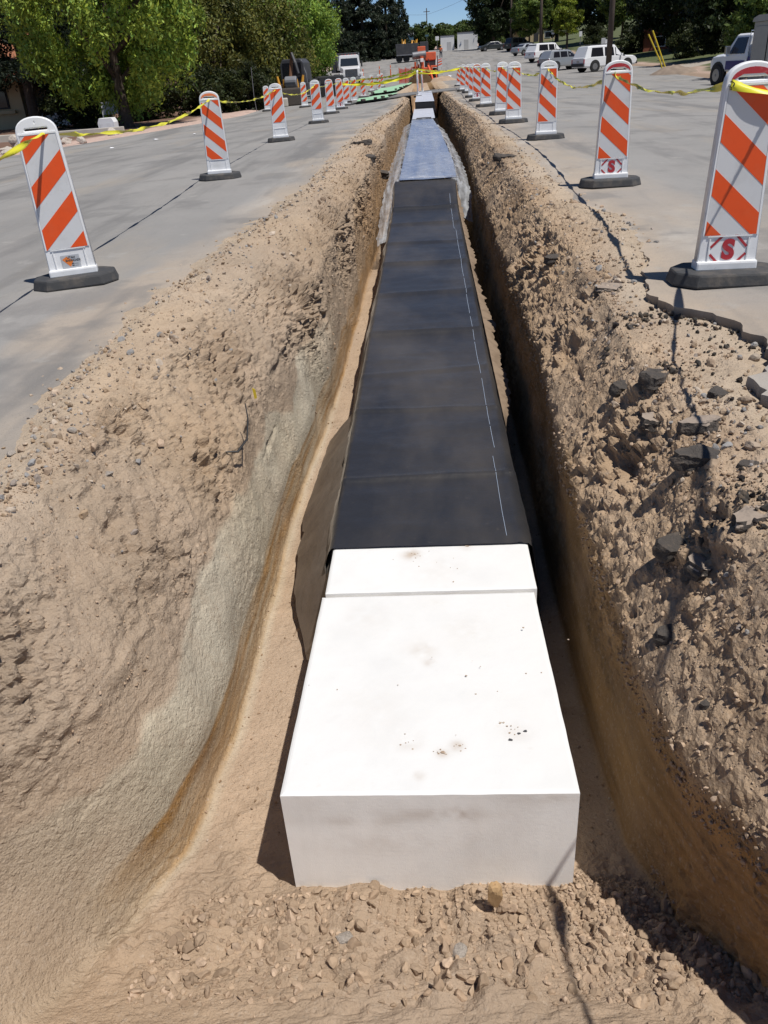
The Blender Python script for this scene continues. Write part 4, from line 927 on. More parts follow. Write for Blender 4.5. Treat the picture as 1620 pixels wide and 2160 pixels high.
# ------------------------------------------------------------------ stones, chunks, gravel
def rock_mesh(seed, sub=2, flat=.7, rough=.25):
    bm = bmesh.new(); bmesh.ops.create_icosphere(bm, subdivisions=sub, radius=1)
    co = np.array([v.co[:] for v in bm.verts]); r = np.random.default_rng(seed)
    # planar cuts make it angular
    for k in range(9):
        n = r.normal(size=3); n /= np.linalg.norm(n); d = r.uniform(.45, .85); q = co @ n; co -= np.outer(np.clip(q-d, 0, 9), n)
    co *= 1+rough*fbm(co[:, 0]+seed*3, co[:, 1], co[:, 2], 1.6, 3)[:, None]; co[:, 2] *= flat
    for v, c in zip(bm.verts, co): v.co = c
    me = bpy.data.meshes.new('rock'); bm.to_mesh(me); bm.free(); return me
def scatter(name, N, sizes, ypdf, zone_lo, zone_hi, cols, label, seed, sub=1, sink=.25, pfun=None):
    r = np.random.default_rng(seed)
    protos = []
    for s_ in range(8):
        me = rock_mesh(s_+seed*10, sub, .72, .34); protos.append((np.array([v.co[:] for v in me.vertices]), np.array([p.vertices[:] for p in me.polygons]))); bpy.data.meshes.remove(me)
    R_, C_ = TP.shape[:2]
    yv = ypdf(r, N); ri = np.clip(np.searchsorted(ys, yv), 1, R_-2)
    zi = r.uniform(zone_lo, zone_hi, N); ci = np.clip(np.searchsorted(TZONE, zi), 1, C_-2)
    if pfun is not None:
        keep = r.random(N) < pfun(TP[ri, ci], zi, r); ri, ci = ri[keep], ci[keep]
    P = TP[ri, ci]; n = len(P); Nn = TN[ri, ci]
    lo, hi = sizes; s = lo*(hi/lo)**(r.random(n)**2.6); s *= np.clip(.78+P[:, 1]*.032, .8, 2.2)
    V = []; F = []; C = []; b = 0
    for k in range(8):
        sel = np.where(np.arange(n) % 8 == k)[0]; pv, pf = protos[k]; m = len(sel)
        A = r.normal(size=(m, 3, 3)); Q = np.linalg.qr(A)[0]; sc = r.uniform(.65, 1.2, (m, 3))
        W = np.einsum('vj,mij->mvi', pv, Q*sc[:, None, :])*s[sel][:, None, None]+(P[sel]+Nn[sel]*(s[sel]*(.72-sink))[:, None])[:, None]
        V.append(W.reshape(-1, 3)); F.append((pf[None]+(np.arange(m)*len(pv))[:, None, None]+b).reshape(-1, 3)); b += m*len(pv)
        cc = cols[r.integers(0, len(cols), m)]*r.uniform(.75, 1.2, (m, 1)); C.append(np.repeat(cc, len(pv), 0))
    me = bpy.data.meshes.new(name); raw_mesh(me, np.concatenate(V), np.concatenate(F), np.concatenate(C), False)
    return tag(link(name, me, mats=MT['rock']), label, 'gravel', kind='stuff')
tanc = np.array([[.36, .255, .175], [.33, .23, .15], [.42, .31, .22], [.28, .19, .12], [.45, .36, .28]])
mixc_ = np.array([[.38, .28, .2], [.35, .27, .2], [.42, .33, .25], [.26, .22, .19], [.46, .38, .30], [.36, .26, .17], [.40, .30, .21], [.27, .26, .25]])
soilc = np.array([[.40, .295, .205], [.37, .27, .185], [.43, .32, .23], [.35, .25, .17], [.41, .30, .21], [.33, .24, .165]])
darkc = np.array([[.05, .045, .04], [.08, .07, .06], [.035, .03, .03]])
def ylog(a, b):
    return lambda r, n: a*(b/a)**r.random(n)
def patchy(f, th):
    return lambda P, z, r: np.clip((fbm(P[:, 0], P[:, 1], P[:, 2], f, 3)-th)*3+.35, .03, 1)
scatter('gravel', 8000, (.0025, .018), ylog(1.6, 40), 1.5, 4.3, mixc_, 'loose gravel and soil crumbs along the left pavement edge', 11, pfun=lambda P, z, r: np.clip(1.15-np.abs(z-2.9)/1.6, .1, 1))
scatter('gravel', 9000, (.0022, .010), ylog(1., 30), 3.2, 5.2, soilc*1.03, 'fine soil crumbs on the left slope of the trench', 12, pfun=patchy(1.2, .1))
scatter('gravel', 16000, (.0025, .020), ylog(.9, 40), 12.5, 15.2, mixc_, 'loose gravel on the right lip of the trench', 13, pfun=lambda P, z, r: np.clip(.35+fbm(P[:, 0], P[:, 1], P[:, 2], 1.7, 3)*2, .12, 1))
scatter('gravel', 16000, (.004, .013), lambda r, n: 1.16+.60*r.random(n)**.8, 7.3, 10.2, soilc, 'loose clods and gravel heaped before the nearest foam block', 14, sink=.5, pfun=patchy(2.4, .05))
scatter('gravel', 1500, (.010, .032), lambda r, n: 1.28+.42*r.random(n), 7.3, 10.1, soilc, 'larger soil clods before the nearest foam block', 19, sub=2, sink=.6)
scatter('gravel', 500, (.010, .03), ylog(2.2, 12), 2.2, 4.6, mixc_, 'larger stones along the left pavement edge', 20, sub=2, sink=.5)
scatter('gravel', 700, (.010, .034), ylog(1.5, 12), 12.6, 15., mixc_, 'larger stones on the right lip', 21, sub=2, sink=.5)
scatter('gravel', 2600, (.003, .012), ylog(1.9, 14), 6.9, 10.0, tanc, 'small crumbs on the trench floor', 15)
scatter('gravel', 4000, (.004, .018), ylog(3, 45), 4.2, 6.3, tanc*.9, 'rubble sticking out of the far trench walls', 16, pfun=lambda P, z, r: np.clip((P[:, 1]-5)/5, 0, 1))
scatter('gravel', 14000, (.003, .014), ylog(1.2, 30), 11.4, 13.6, soilc*1.02, 'rubble along the right trench crest', 17)
scatter('gravel', 3800, (.004, .026), ylog(1.8, 4.4), 12.6, 15., darkc, 'dark asphalt crumbs on the right lip', 18, pfun=patchy(2.2, .15))

def rock_thing(name, label, cat, loc, scale, seed, m, rz=0., flat=.7, group=None, rough=.25, sub=3, rx=0):
    me = rock_mesh(seed, sub, flat, rough)
    o = link(name, me, mats=m); o.location = loc; o.scale = scale; o.rotation_euler = (rx, 0, rz)
    return tag(o, label, cat, group)
def surf(x, y):
    i = int(np.clip(np.searchsorted(ys, y), 0, len(ys)-1)); j = int(np.argmin(np.abs(TP[i, :, 0]-x)+(TP[i, :, 2] < -.6)*2*(1 if abs(x) > .62 else 0)))
    return float(TP[i, j, 2])
def chunk(x, y, sx, sy, th, rz, label, seed, tilt=0., top=True):
    r = random.Random(seed); n = 11
    pts = [(.86*sx*math.cos(t)*r.uniform(.65, 1.1), .86*sy*math.sin(t)*r.uniform(.65, 1.1)) for t in np.linspace(0, 2*math.pi, n+1)[:-1]]
    root = empty('asphalt_chunk', (x, y, surf(x, y)-.012), rz); root.rotation_euler = (tilt, tilt*.5, rz)
    # layered broken body with jagged side
    me = bpy.data.meshes.new('broken_body'); bm = bmesh.new()
    for lv in range(5):
        for p in pts:
            k = 1+r.uniform(-.09, .09)-.05*abs(lv-2)/2; bm.verts.new((p[0]*k, p[1]*k, -th*.35+th*lv/4+r.uniform(-.002, .002)))
    bm.verts.ensure_lookup_table()
    for lv in range(4):
        for i in range(n): bm.faces.new([bm.verts[lv*n+i], bm.verts[lv*n+(i+1) % n], bm.verts[(lv+1)*n+(i+1) % n], bm.verts[(lv+1)*n+i]])
    bm.faces.new([bm.verts[4*n+i] for i in range(n)]); bm.faces.new([bm.verts[i] for i in range(n)][::-1])
    bmesh.ops.triangulate(bm, faces=[f for f in bm.faces if len(f.verts) > 4]); bmesh.ops.subdivide_edges(bm, edges=bm.edges, cuts=2, use_grid_fill=True, fractal=.75, seed=seed, along_normal=.3)
    bmesh.ops.recalc_face_normals(bm, faces=bm.faces)
    for f in bm.faces: f.material_index = 1 if (top and f.normal.z > .55) else 0
    bm.to_mesh(me); bm.free(); link('broken_body', me, root, [MT['asphalt_break'], MT['chunk_top']])
    return tag(root, label, 'asphalt chunk', 'broken asphalt pieces on the trench edges')
chunk(1.03, 4.70, .13, .075, .05, .5, 'pale topped slab of asphalt left of the largest barricade base', 1, .12)
chunk(.83, 3.42, .075, .05, .05, .3, 'small black lump of asphalt on the lip below the pale slab', 2, .3, False)
chunk(.98, 2.78, .10, .065, .05, .2, 'thick rounded slab of dark asphalt amid the gravel on the right', 3, -.12)
chunk(.85, 2.98, .075, .05, .045, .9, 'dusty slab leaning beside the thick dark slab', 4, .2)
chunk(.77, 2.28, .085, .06, .055, .3, 'black crumbly asphalt lump overhanging the right trench wall', 5, .2, False)
chunk(.80, 2.12, .07, .05, .05, 1.1, 'tan and black broken slab just below the crumbly black lump', 6, .25)
chunk(1.04, 2.47, .06, .03, .03, .1, 'thin dark flake of asphalt near the right frame edge', 7, .1, False)
chunk(.74, 1.74, .035, .022, .03, .4, 'small dark lump low on the right lip near the camera', 8, 0, False)
chunk(.94, 2.14, .09, .06, .045, .5, 'dusty brown slab sunk in the dirt right of the black lumps', 9, -.1)
chunk(.90, 6.0, .10, .06, .05, .2, 'dark broken asphalt lump on the lip beyond the pale slab', 10, .2, False)
chunk(1.0, 3.98, .05, .04, .03, .2, 'small asphalt crumb in the gravel before the largest barricade', 11, .1, False)
chunk(-1.14, 15.6, .26, .16, .08, .1, 'wide dark broken slab hanging on the left trench edge', 12, -.2, False)
chunk(-.84, 16.6, .14, .12, .12, .4, 'dark lump right of the broken slab on the left edge', 13, .3, False)
chunk(-.92, 14.3, .13, .1, .1, .2, 'rounded grey lump in the left trench wall below the broken slab', 14, .2, False)
chunk(1.02, 11.6, .2, .12, .08, .2, 'dark broken slab on the right edge farther along the trench', 15, .15, False)
chunk(0.92, 3.25, 0.1, 0.07, 0.05, 0.8, 'black broken asphalt lump left of the dusty slabs, partly buried', 40, .15, False)
chunk(0.9, 2.55, 0.11, 0.06, 0.06, 0.2, 'long black asphalt lump between the thick slab and the crumbly lump', 41, .15, False)
chunk(1.12, 3.05, 0.07, 0.05, 0.04, 0.5, 'dark asphalt piece right of the thick rounded slab', 42, .15, False)
chunk(0.7, 2.02, 0.06, 0.045, 0.045, 0.2, 'dark lump lowest of the overhanging black lumps', 43, .15, False)
rock_thing('stone', 'upright tan angular stone leaning on the front face of the nearest foam block', 'stone', (.135, 1.60, -1.04), (.032, .026, .07), 5, mat('tan_stone', (.5, .33, .17), 1., var=[(14, (.36, .22, .11), .45, .7, .6)], bump=[(40, .6, .006)]), .4, 1.1)
for i, (x, y, s_, lb) in enumerate([(-1.45, 2.9, .022, 'grey pebble at the left pavement edge, nearest of two'), (-1.28, 2.75, .026, 'bluish grey stone on the left slope below the pavement edge'), (-1.62, 2.72, .022, 'pale stone beside the grey pebble at the left pavement edge'), (-.33, 1.50, .03, 'tan clod left of the nearest foam block base'), (.02, 1.45, .034, 'tan clod before the middle of the nearest foam block')]):
    rock_thing('stone', lb, 'stone', (x, y, surf(x, y)+s_*.3), (s_, s_*.8, s_*.8), 30+i, MT['boulder'], i, .8)
# thin root / wire and yellow flag on the left slope
mb = MB(); mb.tube([(-1.02, 3.5, -.35), (-.965, 3.52, -.36), (-.93, 3.6, -.33), (-.935, 3.7, -.26), (-.95, 3.75, -.2)], [.003, .007, .005, .004, .003], 6)
tag(mb.build('cable_stub', MT['black']), 'thin black cable stub curling out of the left slope', 'cable')
mb = MB(); mb.add([(-.93, 3.86, -.16), (-.915, 3.86, -.17), (-.912, 3.86, -.215), (-.925, 3.86, -.222), (-.93, 3.863, -.16), (-.915, 3.863, -.17), (-.912, 3.863, -.215), (-.925, 3.863, -.222)], [(0, 3, 2, 1), (4, 5, 6, 7), (0, 1, 5, 4), (1, 2, 6, 5), (2, 3, 7, 6), (3, 0, 4, 7)])
tag(mb.build('flag_scrap', MT['yellow_post']), 'tiny yellow flag scrap sticking up on the left slope', 'flag')
# ------------------------------------------------------------------ trees
def crown_mesh(name, R3, ncl, nleaf, ls, col, seed, droop=0., cl_r=.28, shell=.55, bottom=-1., conifer=False, vary=.35):
    r = np.random.default_rng(seed); C = []; 
    while len(C) < ncl:
        p = r.uniform(-1, 1, 3); q = np.linalg.norm(p)
        if conifer:
            h = (p[2]+1)/2
            if np.hypot(p[0], p[1]) > (1-h)*.95+.06 or np.hypot(p[0], p[1]) < (1-h)*.35: continue
        else:
            if q > 1 or q < shell or p[2] < bottom: continue
            # lobed outline
            a = math.atan2(p[1], p[0]); lob = .80+.17*math.sin(3*a+seed)+.12*math.sin(5*a+2*p[2]*3+seed*1.7)
            if q > lob+.12: continue
        C.append(p)
    C = np.array(C)*np.array(R3)
    cb = r.uniform(1-vary, 1+vary, ncl); per = max(6, nleaf//ncl)
    cr = cl_r*np.mean(R3)*r.uniform(.55, 1.25, ncl)
    P = []; B = []
    for c, b, k in zip(C, cb, cr):
        d = r.normal(size=(per, 3)); d /= np.linalg.norm(d, axis=1, keepdims=True); rr = r.random(per)[:, None]**.45
        q = d*rr*k*np.array([1, 1, .62+droop])
        q[:, 2] -= droop*k*np.abs(r.normal(size=per))*.6
        P.append(c+q); B.append(np.full(per, b)*r.uniform(.72, 1.25, per))
    P = np.concatenate(P); B = np.concatenate(B); n = len(P)
    nrm = P/np.array(R3); nrm = nrm/np.linalg.norm(nrm, axis=1, keepdims=True)*.6+r.normal(size=(n, 3))*.75+np.array([0, 0, .35]); nrm /= np.linalg.norm(nrm, axis=1, keepdims=True)
    t = r.normal(size=(n, 3)); 
    if droop: t[:, 2] -= 1.2
    if conifer: t[:, 2] += .2
    t -= nrm*np.sum(t*nrm, 1)[:, None]; t /= np.linalg.norm(t, axis=1, keepdims=True); b2 = np.cross(nrm, t)
    s = ls*r.uniform(.6, 1.35, n)[:, None]; wd = .42 if not conifer else .3
    V = np.stack([P-t*s, P+b2*s*wd, P+t*s, P-b2*s*wd], 1).reshape(-1, 3); F = np.arange(4*n).reshape(n, 4)
    hue = r.normal(size=(n, 1))*.12
    cc = np.array(col)[None]*B[:, None]*(1+np.concatenate([hue, hue*.2, -hue], 1)); cc = np.clip(cc, .004, .6)
    me = bpy.data.meshes.new(name); raw_mesh(me, V, F, np.repeat(cc, 4, 0), False); me.materials.append(MT['leaf']); return me
def trunk_mesh(h, r0, R3, cz, seed, forks=6, lean=0.):
    rr = random.Random(seed); mb = MB()
    top = h
    path = [(lean*t*t*h+.06*math.sin(t*5+seed)*r0*3, .05*math.cos(t*4)*r0*3, t*top) for t in (0, .15, .35, .6, .8, 1.)]
    mb.tube([(path[0][0], path[0][1], -.3)]+path, [r0*1.5, r0*1.2, r0, r0*.85, r0*.7, r0*.5, r0*.25], 10)
    for k in range(forks):
        a = rr.uniform(0, 6.28); t = rr.uniform(.35, .85); b = Vector((path[3][0]*t, 0, top*t)); L = rr.uniform(.5, .85)
        e = Vector((math.cos(a)*R3[0]*L, math.sin(a)*R3[1]*L, cz+rr.uniform(-.2, .5)*R3[2])); m = b.lerp(e, .5)+Vector((0, 0, -.1*R3[2]*rr.random()))
        mb.tube([b, m, e], [r0*.5, r0*.3, r0*.08], 6)
    return mb
def tree(name, loc, cz, R3, label, crown, h=None, r0=.18, seed=1, group=None, cat='tree', rz=0., forks=6, lean=0.):
    g = Z(loc[0], loc[1])+float(lawn_rise(np.array(loc[0]), np.array(loc[1])))
    root = empty(name, (loc[0], loc[1], g-.05), rz)
    t = trunk_mesh(h or cz, r0, R3, cz, seed, forks, lean).build('trunk', MT['bark'], root, smooth=True)
    c = bpy.data.objects.new('crown', crown); COL.objects.link(c); c.parent = root; c.location = (0, 0, cz)
    return tag(root, label, cat, group)
LG = (.28, .37, .06); MG = (.06, .095, .018); DG = (.028, .042, .012); CG = (.026, .036, .020); OG = (.13, .135, .03); YG = (.20, .24, .03)
# the light green weeping tree on the left and its neighbour
cA = crown_mesh('crownA', (4.2, 3.7, 4.1), 260, 80000, .092, LG, 3, droop=.8, cl_r=.145, shell=.62)
tree('weeping_tree', (-13.1, 38.6), 5.0, (4.2, 3.7, 4.1), 'large light green weeping tree with a thick trunk at the left road edge', cA, 5.0, .26, 3)
cB = crown_mesh('crownB', (3.5, 3.1, 3.9), 170, 36000,   .10, (.20, .29, .045), 5, droop=.6, cl_r=.2, shell=.45)
tree('weeping_tree', (-9.0, 66.), 4.3, (3.5, 3.1, 3.9), 'bright green leafy tree behind the digger and beside the white truck', cB, 4.0, .2, 5)
cC = crown_mesh('crownC', (3.3, 3., 4.4), 120, 18000, .12, OG, 8, droop=.4, cl_r=.26, shell=.35)
tree('bushy_tree', (-13.2, 58.), 3.6, (3.3, 3., 4.4), 'olive brown bushy tree between the two light green trees', cC, 4., .15, 8)
tree('bushy_tree', (-10.2, 60.5), 2.6, (2.6, 2.4, 3.2), 'lower olive bush behind the second left barricade tape', cC, 3., .15, 9, rz=2.)
# dark conifers
cD = crown_mesh('crownD', (3.6, 3.6, 6.2), 240, 32000, .13, (.018, .027, .014), 11, cl_r=.14, conifer=True)
tree('conifer', (-19.6, 44.2), 8.2, (3.6, 3.6, 6.2), 'very dark conifer in front of the tan house at the left edge', cD, 9, .25, 11, forks=2)
tree('conifer', (-17.2, 48.), 6.6, (3.6, 3.6, 6.2), 'dark conifer behind the white picket fence', cD, 9, .25, 12, rz=1.3, forks=2)
cS = crown_mesh('crownS', (1.6, 1.4, 1.3), 60, 7000, .09, (.035, .045, .013), 13, cl_r=.3, shell=.3)
cE = crown_mesh('crownE', (4.2, 4.2, 8.2), 190, 16000, .30, CG, 15, cl_r=.15, conifer=True)
GP = 'dark pines lining the road beyond the white truck'
for i, (x, y, s_, lb) in enumerate([(-6.4, 168, 1.1, 'tall pine whose edge meets the open sky, rightmost of the dark pines'), (-10.5, 164, 1.15, 'tall pine second from the sky gap'), (-15.5, 158, 1.2, 'tall dark pine directly behind the white truck'), (-20., 150, 1.3, 'broad dark pine left of the white truck'), (-26., 140, 1.3, 'dark pine mostly behind the bright green tree'), (-4.5, 188, .82, 'smaller pointed pine at the foot of the sky gap'), (-13, 180, 1.2, 'dark pine in the back of the pine row')]):
    o = tree('pine_tree', (x, y), 7.4, (4.2, 4.2, 8.2), lb, cE, 12, .3, 20+i, GP, rz=i*1.1, forks=2); o.scale = (s_, s_, s_)
# dark mass of tall trees behind the left ones
cF = crown_mesh('crownF', (5., 4.5, 5.6), 170, 17000, .22, DG, 21, cl_r=.22, shell=.3)
cF2 = crown_mesh('crownF2', (5., 4.5, 5.6), 170, 17000, .22, (.04, .055, .016), 22, cl_r=.22, shell=.3)
n_ = 0
looks = ['dark leafy tree', 'deep green tree', 'shaded tall tree']
for i, (x, y, k) in enumerate([(-26, 58, 0), (-21, 66, 1), (-15.5, 76, 0), (-31, 70, 0), (-22, 84, 0), (-13, 92, 1), (-18, 104, 0), (-34, 90, 1), (-27, 104, 0), (-16.5, 122, 1), (-23, 64, 0), (-34, 63, 1), (-40, 66, 0)]):
    wh = ['behind the dark conifer near the tan house', 'behind the weeping tree, left half', 'just right of the weeping tree top', 'far left behind the conifer', 'behind the olive bushy tree', 'behind the bright green tree, left of its trunk', 'behind the bright green tree, right part', 'in the far left back row', 'in the back row behind the olive tree', 'behind the cab of the white truck', 'beside the tan house roof', 'behind the tan house', 'in the far left corner behind the house'][i]
    tree('broadleaf_tree', (x, y), 6.2, (5., 4.5, 5.6), looks[k]+' '+wh, cF2 if k else cF, 6.5, .32, 40+i, 'tall dark trees behind the left roadside', rz=i*.9)
for i, (x, y, lb) in enumerate([(-16., 43., 'dark rounded shrub in the shade left of the weeping tree trunk'), (-17.0, 43.2, 'dark shrub next to the white picket fence'), (-11.0, 46.5, 'green shrub right of the weeping tree trunk'), (-9.3, 47.5, 'low hedge shrub behind the second left barricade'), (-14.2, 46, 'shrub right behind the weeping tree trunk'), (-15.6, 30., 'dull shrub above the boulders at the left edge'), (-9.6, 51.5, 'hedge shrub beside the digger wheel'), (-12.4, 48.6, 'dense hedge shrub in the shade below the weeping tree')]):
    o = tree('shrub', (x, y), .9 if i != 5 else .7, (1.6, 1.4, 1.3), lb, cS, .8, .05, 60+i, 'garden shrubs on the left verge', cat='shrub', rz=i, forks=3)
    if i == 5: o.scale = (.38, .38, .5)
# far hedge and trees round the end of the road
cH = crown_mesh('crownH', (4.5, 3.6, 2.9), 90, 8000, .28, (.07, .10, .025), 31, cl_r=.26, shell=.3)
for i, x in enumerate([-9, -4, .5, 5, 9.5, 14, 19]):
    o = tree('hedge_tree', (x, 214+4*(i % 2)), 2.3+.25*(i % 3), (4.5, 3.6, 2.9), ['hedge tree left of the white sheds, first', 'hedge tree below the sky gap, left part', 'hedge tree below the middle of the sky gap', 'hedge tree above the left white shed', 'hedge tree above the right white shed', 'hedge tree right of the right white shed', 'hedge tree behind the dark sedan'][i], cH, 2.4, .2, 70+i, 'green hedge trees at the far end of the road', rz=i*1.7)
for i, (x, s_) in enumerate([(-22, 1.5), (-14, 1.2), (-8, 1.3), (-1, 1.1), (3.5, .95), (8, 1.05), (13, 1.4), (21, 1.9), (30, 2.1)]):
    o = tree('hedge_tree', (x*1.35, 290), 2.6, (4.5, 3.6, 2.9), 'distant tree on the skyline, number %d from the left of the skyline row' % (i+1), cH, 2.4, .2, 90+i, 'distant skyline trees beyond the road end', rz=i*2.1); o.scale = (s_*1.3, s_*1.3, s_*.9); o['label'] = ['distant skyline tree hidden behind the pines', 'distant skyline tree at the left foot of the pines', 'distant skyline tree left of the sky gap', 'distant low tree under the left of the sky gap', 'distant low tree under the centre of the sky gap', 'distant low tree under the right of the sky gap', 'distant tree where the sky gap meets the dark oak', 'distant tree behind the dark oak', 'distant tree behind the parked cars'][i]
# right side
cG = crown_mesh('crownG', (5., 4.5, 5.8), 200, 20000, .24, (.026, .040, .013), 33, cl_r=.2, shell=.35)
cG2 = crown_mesh('crownG2', (3.4, 3.2, 3.6), 120, 14000, .19, (.11, .155, .03), 34, cl_r=.22, shell=.4)
cG3 = crown_mesh('crownG3', (2.3, 2.1, 2.3), 90, 9000, .15, YG, 35, cl_r=.24, shell=.4)
GRR = 'broadleaf trees on the right side of the road'
for i, (x, y, cz, cr, R3, nm, s_) in enumerate([
    (13.4, 178, 6.6, cG, (5., 4.5, 5.8), 'large dark tree at the right edge of the sky gap', 1.05), (18, 188, 7.2, cG, (5., 4.5, 5.8), 'large dark tree behind the dark green wagon', 1.1),
    (16.6, 146, 5.0, cG2, (3.4, 3.2, 3.6), 'mid green tree above the silver sedan', 1.0), (19.3, 152, 6.4, cG2, (3.4, 3.2, 3.6), 'mid green tree behind the second wooden pole', 1.15),
    (20.3, 132, 3.9, cG3, (2.3, 2.1, 2.3), 'small yellow green tree above the white and silver wagons', 1.0),
    (26, 140, 6.6, cG, (5., 4.5, 5.8), 'dark tree behind the small yellow green tree', 1.1), (24.5, 116, 5.6, cG2, (3.4, 3.2, 3.6), 'mid green tree left of the nearest wooden pole', .9),
    (26.5, 100, 6.2, cG, (5., 4.5, 5.8), 'dark shade tree right of the nearest wooden pole', 1.0), (33, 108, 6.2, cG, (5., 4.5, 5.8), 'dark shade tree behind the brick house', 1.1),
    (26.5, 80, 6., cG, (5., 4.5, 5.8), 'dark shade tree above the yellow posts', .95), (31, 68, 5.6, cG, (5., 4.5, 5.8), 'dark shade tree above the white pickup cab', .9),
    (25.2, 56, 6.6, cG, (5., 4.5, 5.8), 'dark shade tree behind the pickup', .95), (36, 84, 6., cG, (5., 4.5, 5.8), 'dark shade tree deep in the garden', 1.0), (34, 52, 6., cG, (5., 4.5, 5.8), 'dark shade tree at the right frame edge', 1.0),
    (32, 128, 6.5, cG, (5., 4.5, 5.8), 'dark tree in the back row above the white wagons', 1.15), (42, 100, 6.5, cG, (5., 4.5, 5.8), 'dark tree far back on the right lawn', 1.2), (24, 168, 6.6, cG, (5., 4.5, 5.8), 'dark tree behind the beige house', 1.1), (40, 66, 6.5, cG, (5., 4.5, 5.8), 'dark tree in the right corner behind the pickup', 1.2),
    (17.4, 47, 3.9, cG2, (3.4, 3.2, 3.6), 'yellow green tree hanging in above the grey cabinet of the pickup', .72)]):
    o = tree('broadleaf_tree', (x, y), cz, R3, nm, cr, cz, .3 if cr is cG else .16, 120+i, GRR, rz=i*1.3); o.scale = (s_, s_, s_)
for i, (x, y, lb) in enumerate([(25.5, 90, 'dark shrub at the edge of the right lawn'), (22.5, 66, 'dark shrub in front of the pickup bonnet'), (28, 76, 'dark shrub behind the rubble heap'), (24, 108, 'shrub on the lawn left of the nearest wooden pole'), (23, 125, 'shrub under the small yellow green tree'), (29, 90, 'dark shrub below the brick house'), (25, 60, 'dark shrub right of the yellow posts'), (28, 66, 'dark shrub deep behind the pickup bonnet')]):
    o = tree('shrub', (x, y), 1., (1.6, 1.4, 1.3), lb, cS, .8, .05, 160+i, 'garden shrubs on the right lawn', cat='shrub', rz=i, forks=3); o.scale = (1.3, 1.3, 1.2)

# ------------------------------------------------------------------ left verge
GB = 'pale boulders on the left verge'
for i, (x, y, s_, lb) in enumerate([(-12.35, 25.4, .22, 'pale boulder at the left frame edge, nearest of the row'), (-12.75, 26.2, .28, 'round pale boulder beside the nearest one at the left edge'), (-12.6, 26.9, .30, 'tall pale boulder left of the nearest left barricade'), (-12.1, 29.2, .24, 'pale boulder just left of the nearest left barricade'), (-11.4, 28.8, .22, 'pale boulder just right of the nearest left barricade top'), (-14.5, 31.0, .42, 'large pale boulder raised behind the row, upper left'), (-11.6, 32.4, .32, 'grey flat topped boulder right of the white picket fence'), (-11., 33.6, .14, 'small boulder beside the grey flat topped one')]):
    rock_thing('boulder', lb, 'boulder', (x, y, Z(x, y)+s_*.35), (s_, s_*.8, s_*.9), 200+i, MT['boulder'], i*1.3, .8, GB)
root = empty('stucco_house', (-25.5, 50, -.55))
mb = MB(); mb.box(-5.5, 4.6, -4, 5, -.3, 2.3); mb.build('wall', MT['stucco'], root)
mb = MB(); mb.add([(-6, -4.5, 2.25), (5.2, -4.5, 2.25), (5.2, 5.5, 2.25), (-6, 5.5, 2.25), (-6, .5, 4.4), (5.2, .5, 4.4), (-6, -4.5, 2.45), (5.2, -4.5, 2.45), (5.2, 5.5, 2.45), (-6, 5.5, 2.45), (-6, .5, 4.6), (5.2, .5, 4.6)], [(0, 3, 2, 1), (6, 7, 11, 10), (8, 9, 10, 11), (0, 1, 7, 6), (1, 2, 8, 11, 7), (2, 3, 9, 8), (3, 0, 6, 10, 9)]); mb.build('roof', MT['roof'], root)
mb = MB(); mb.box(2.2, 3.9, -4.06, -3.98, 1.0, 1.9); wn = mb.build('window', MT['trim_dark'], root)
mb = MB(); mb.box(2.28, 3.82, -4.1, -4.06, 1.08, 1.82); mb.build('pane', MT['glass'], wn)
mb = MB(); mb.box(1.9, 4.2, -4.25, -3.98, .78, .92); mb.build('sill', MT['stucco'], wn)
tag(root, 'tan stucco house with reddish roof and a dark window at the left edge', 'house')
root = empty('picket_fence', (-19.9, 45.8, -.55))
mb = MB()
for k in range(3): mb.box(k*.72-.05, k*.72+.05, -.05, .05, 0, .68)
mb.build('fence_post', MT['white_paint'], root)
for (a, b) in ((.06, .66), (.78, 1.38)):
    mb = MB(); mb.box(a, b, -.02, .02, .08, .56); mb.prism([(a, .56), (b, .56), ((a+b)/2, .6)], -.02, .02, M=Matrix.Rotation(math.pi/2, 4, 'X')); mb.build('fence_panel', MT['white_paint'], root)
tag(root, 'short white vinyl fence behind the nearest left barricade', 'fence')
root = empty('utility_box', (-13.0, 36., -.5))
mb = MB(); mb.prism([(-.34, -.15), (.34, -.15), (.34, .3), (.26, .46), (-.26, .46), (-.34, .3)], -.25, .25, M=Matrix.Translation((0, 0, .1)) @ Matrix.Rotation(math.pi/2, 4, 'X')); mb.build('cabinet', MT['white_paint'], root, bevel=.01)
mb = MB(); mb.box(-.24, .24, -.262, -.256, .1, .38); mb.build('door', MT['white_plastic'], root); mb = MB(); mb.box(-.45, .45, -.35, .35, -.08, .0); mb.build('footing', MT['concrete'], root)
tag(root, 'white utility box with chamfered top behind the yellow tape', 'utility box')
root = empty('garden_sign', (-14.9, 42., -.5))
mb = MB(); mb.box(-.4, .45, -.02, .02, .5, 1.05); mb.build('sign_board', MT['sign_face'], root)
for x in (-.42, .42): mb = MB(); mb.tube([(x, 0, 0), (x, 0, 1.08)], .03, 6); mb.build('sign_post', MT['white_plastic'], root)
tag(root, 'pale grey board sign on two posts in the shade of the weeping tree', 'sign')
mb = MB(); mb.box(-2.6, 2.6, -.09, .09, -.1, .2); o = mb.build('garden_wall', MT['concrete'], bevel=.02); o.location = (-14.6, 34.6, -.45); o.rotation_euler = (0, 0, .15)
tag(o, 'low concrete garden wall along the left verge', 'wall')
mb = MB(); mb.tube([(-8.3, 44, -.4), (-8.35, 44, .3), (-8.32, 44, 1.55)], .018, 6); tag(mb.build('marker_rod', MT['steel_grey']), 'thin upright rod behind the second left barricade', 'rod')

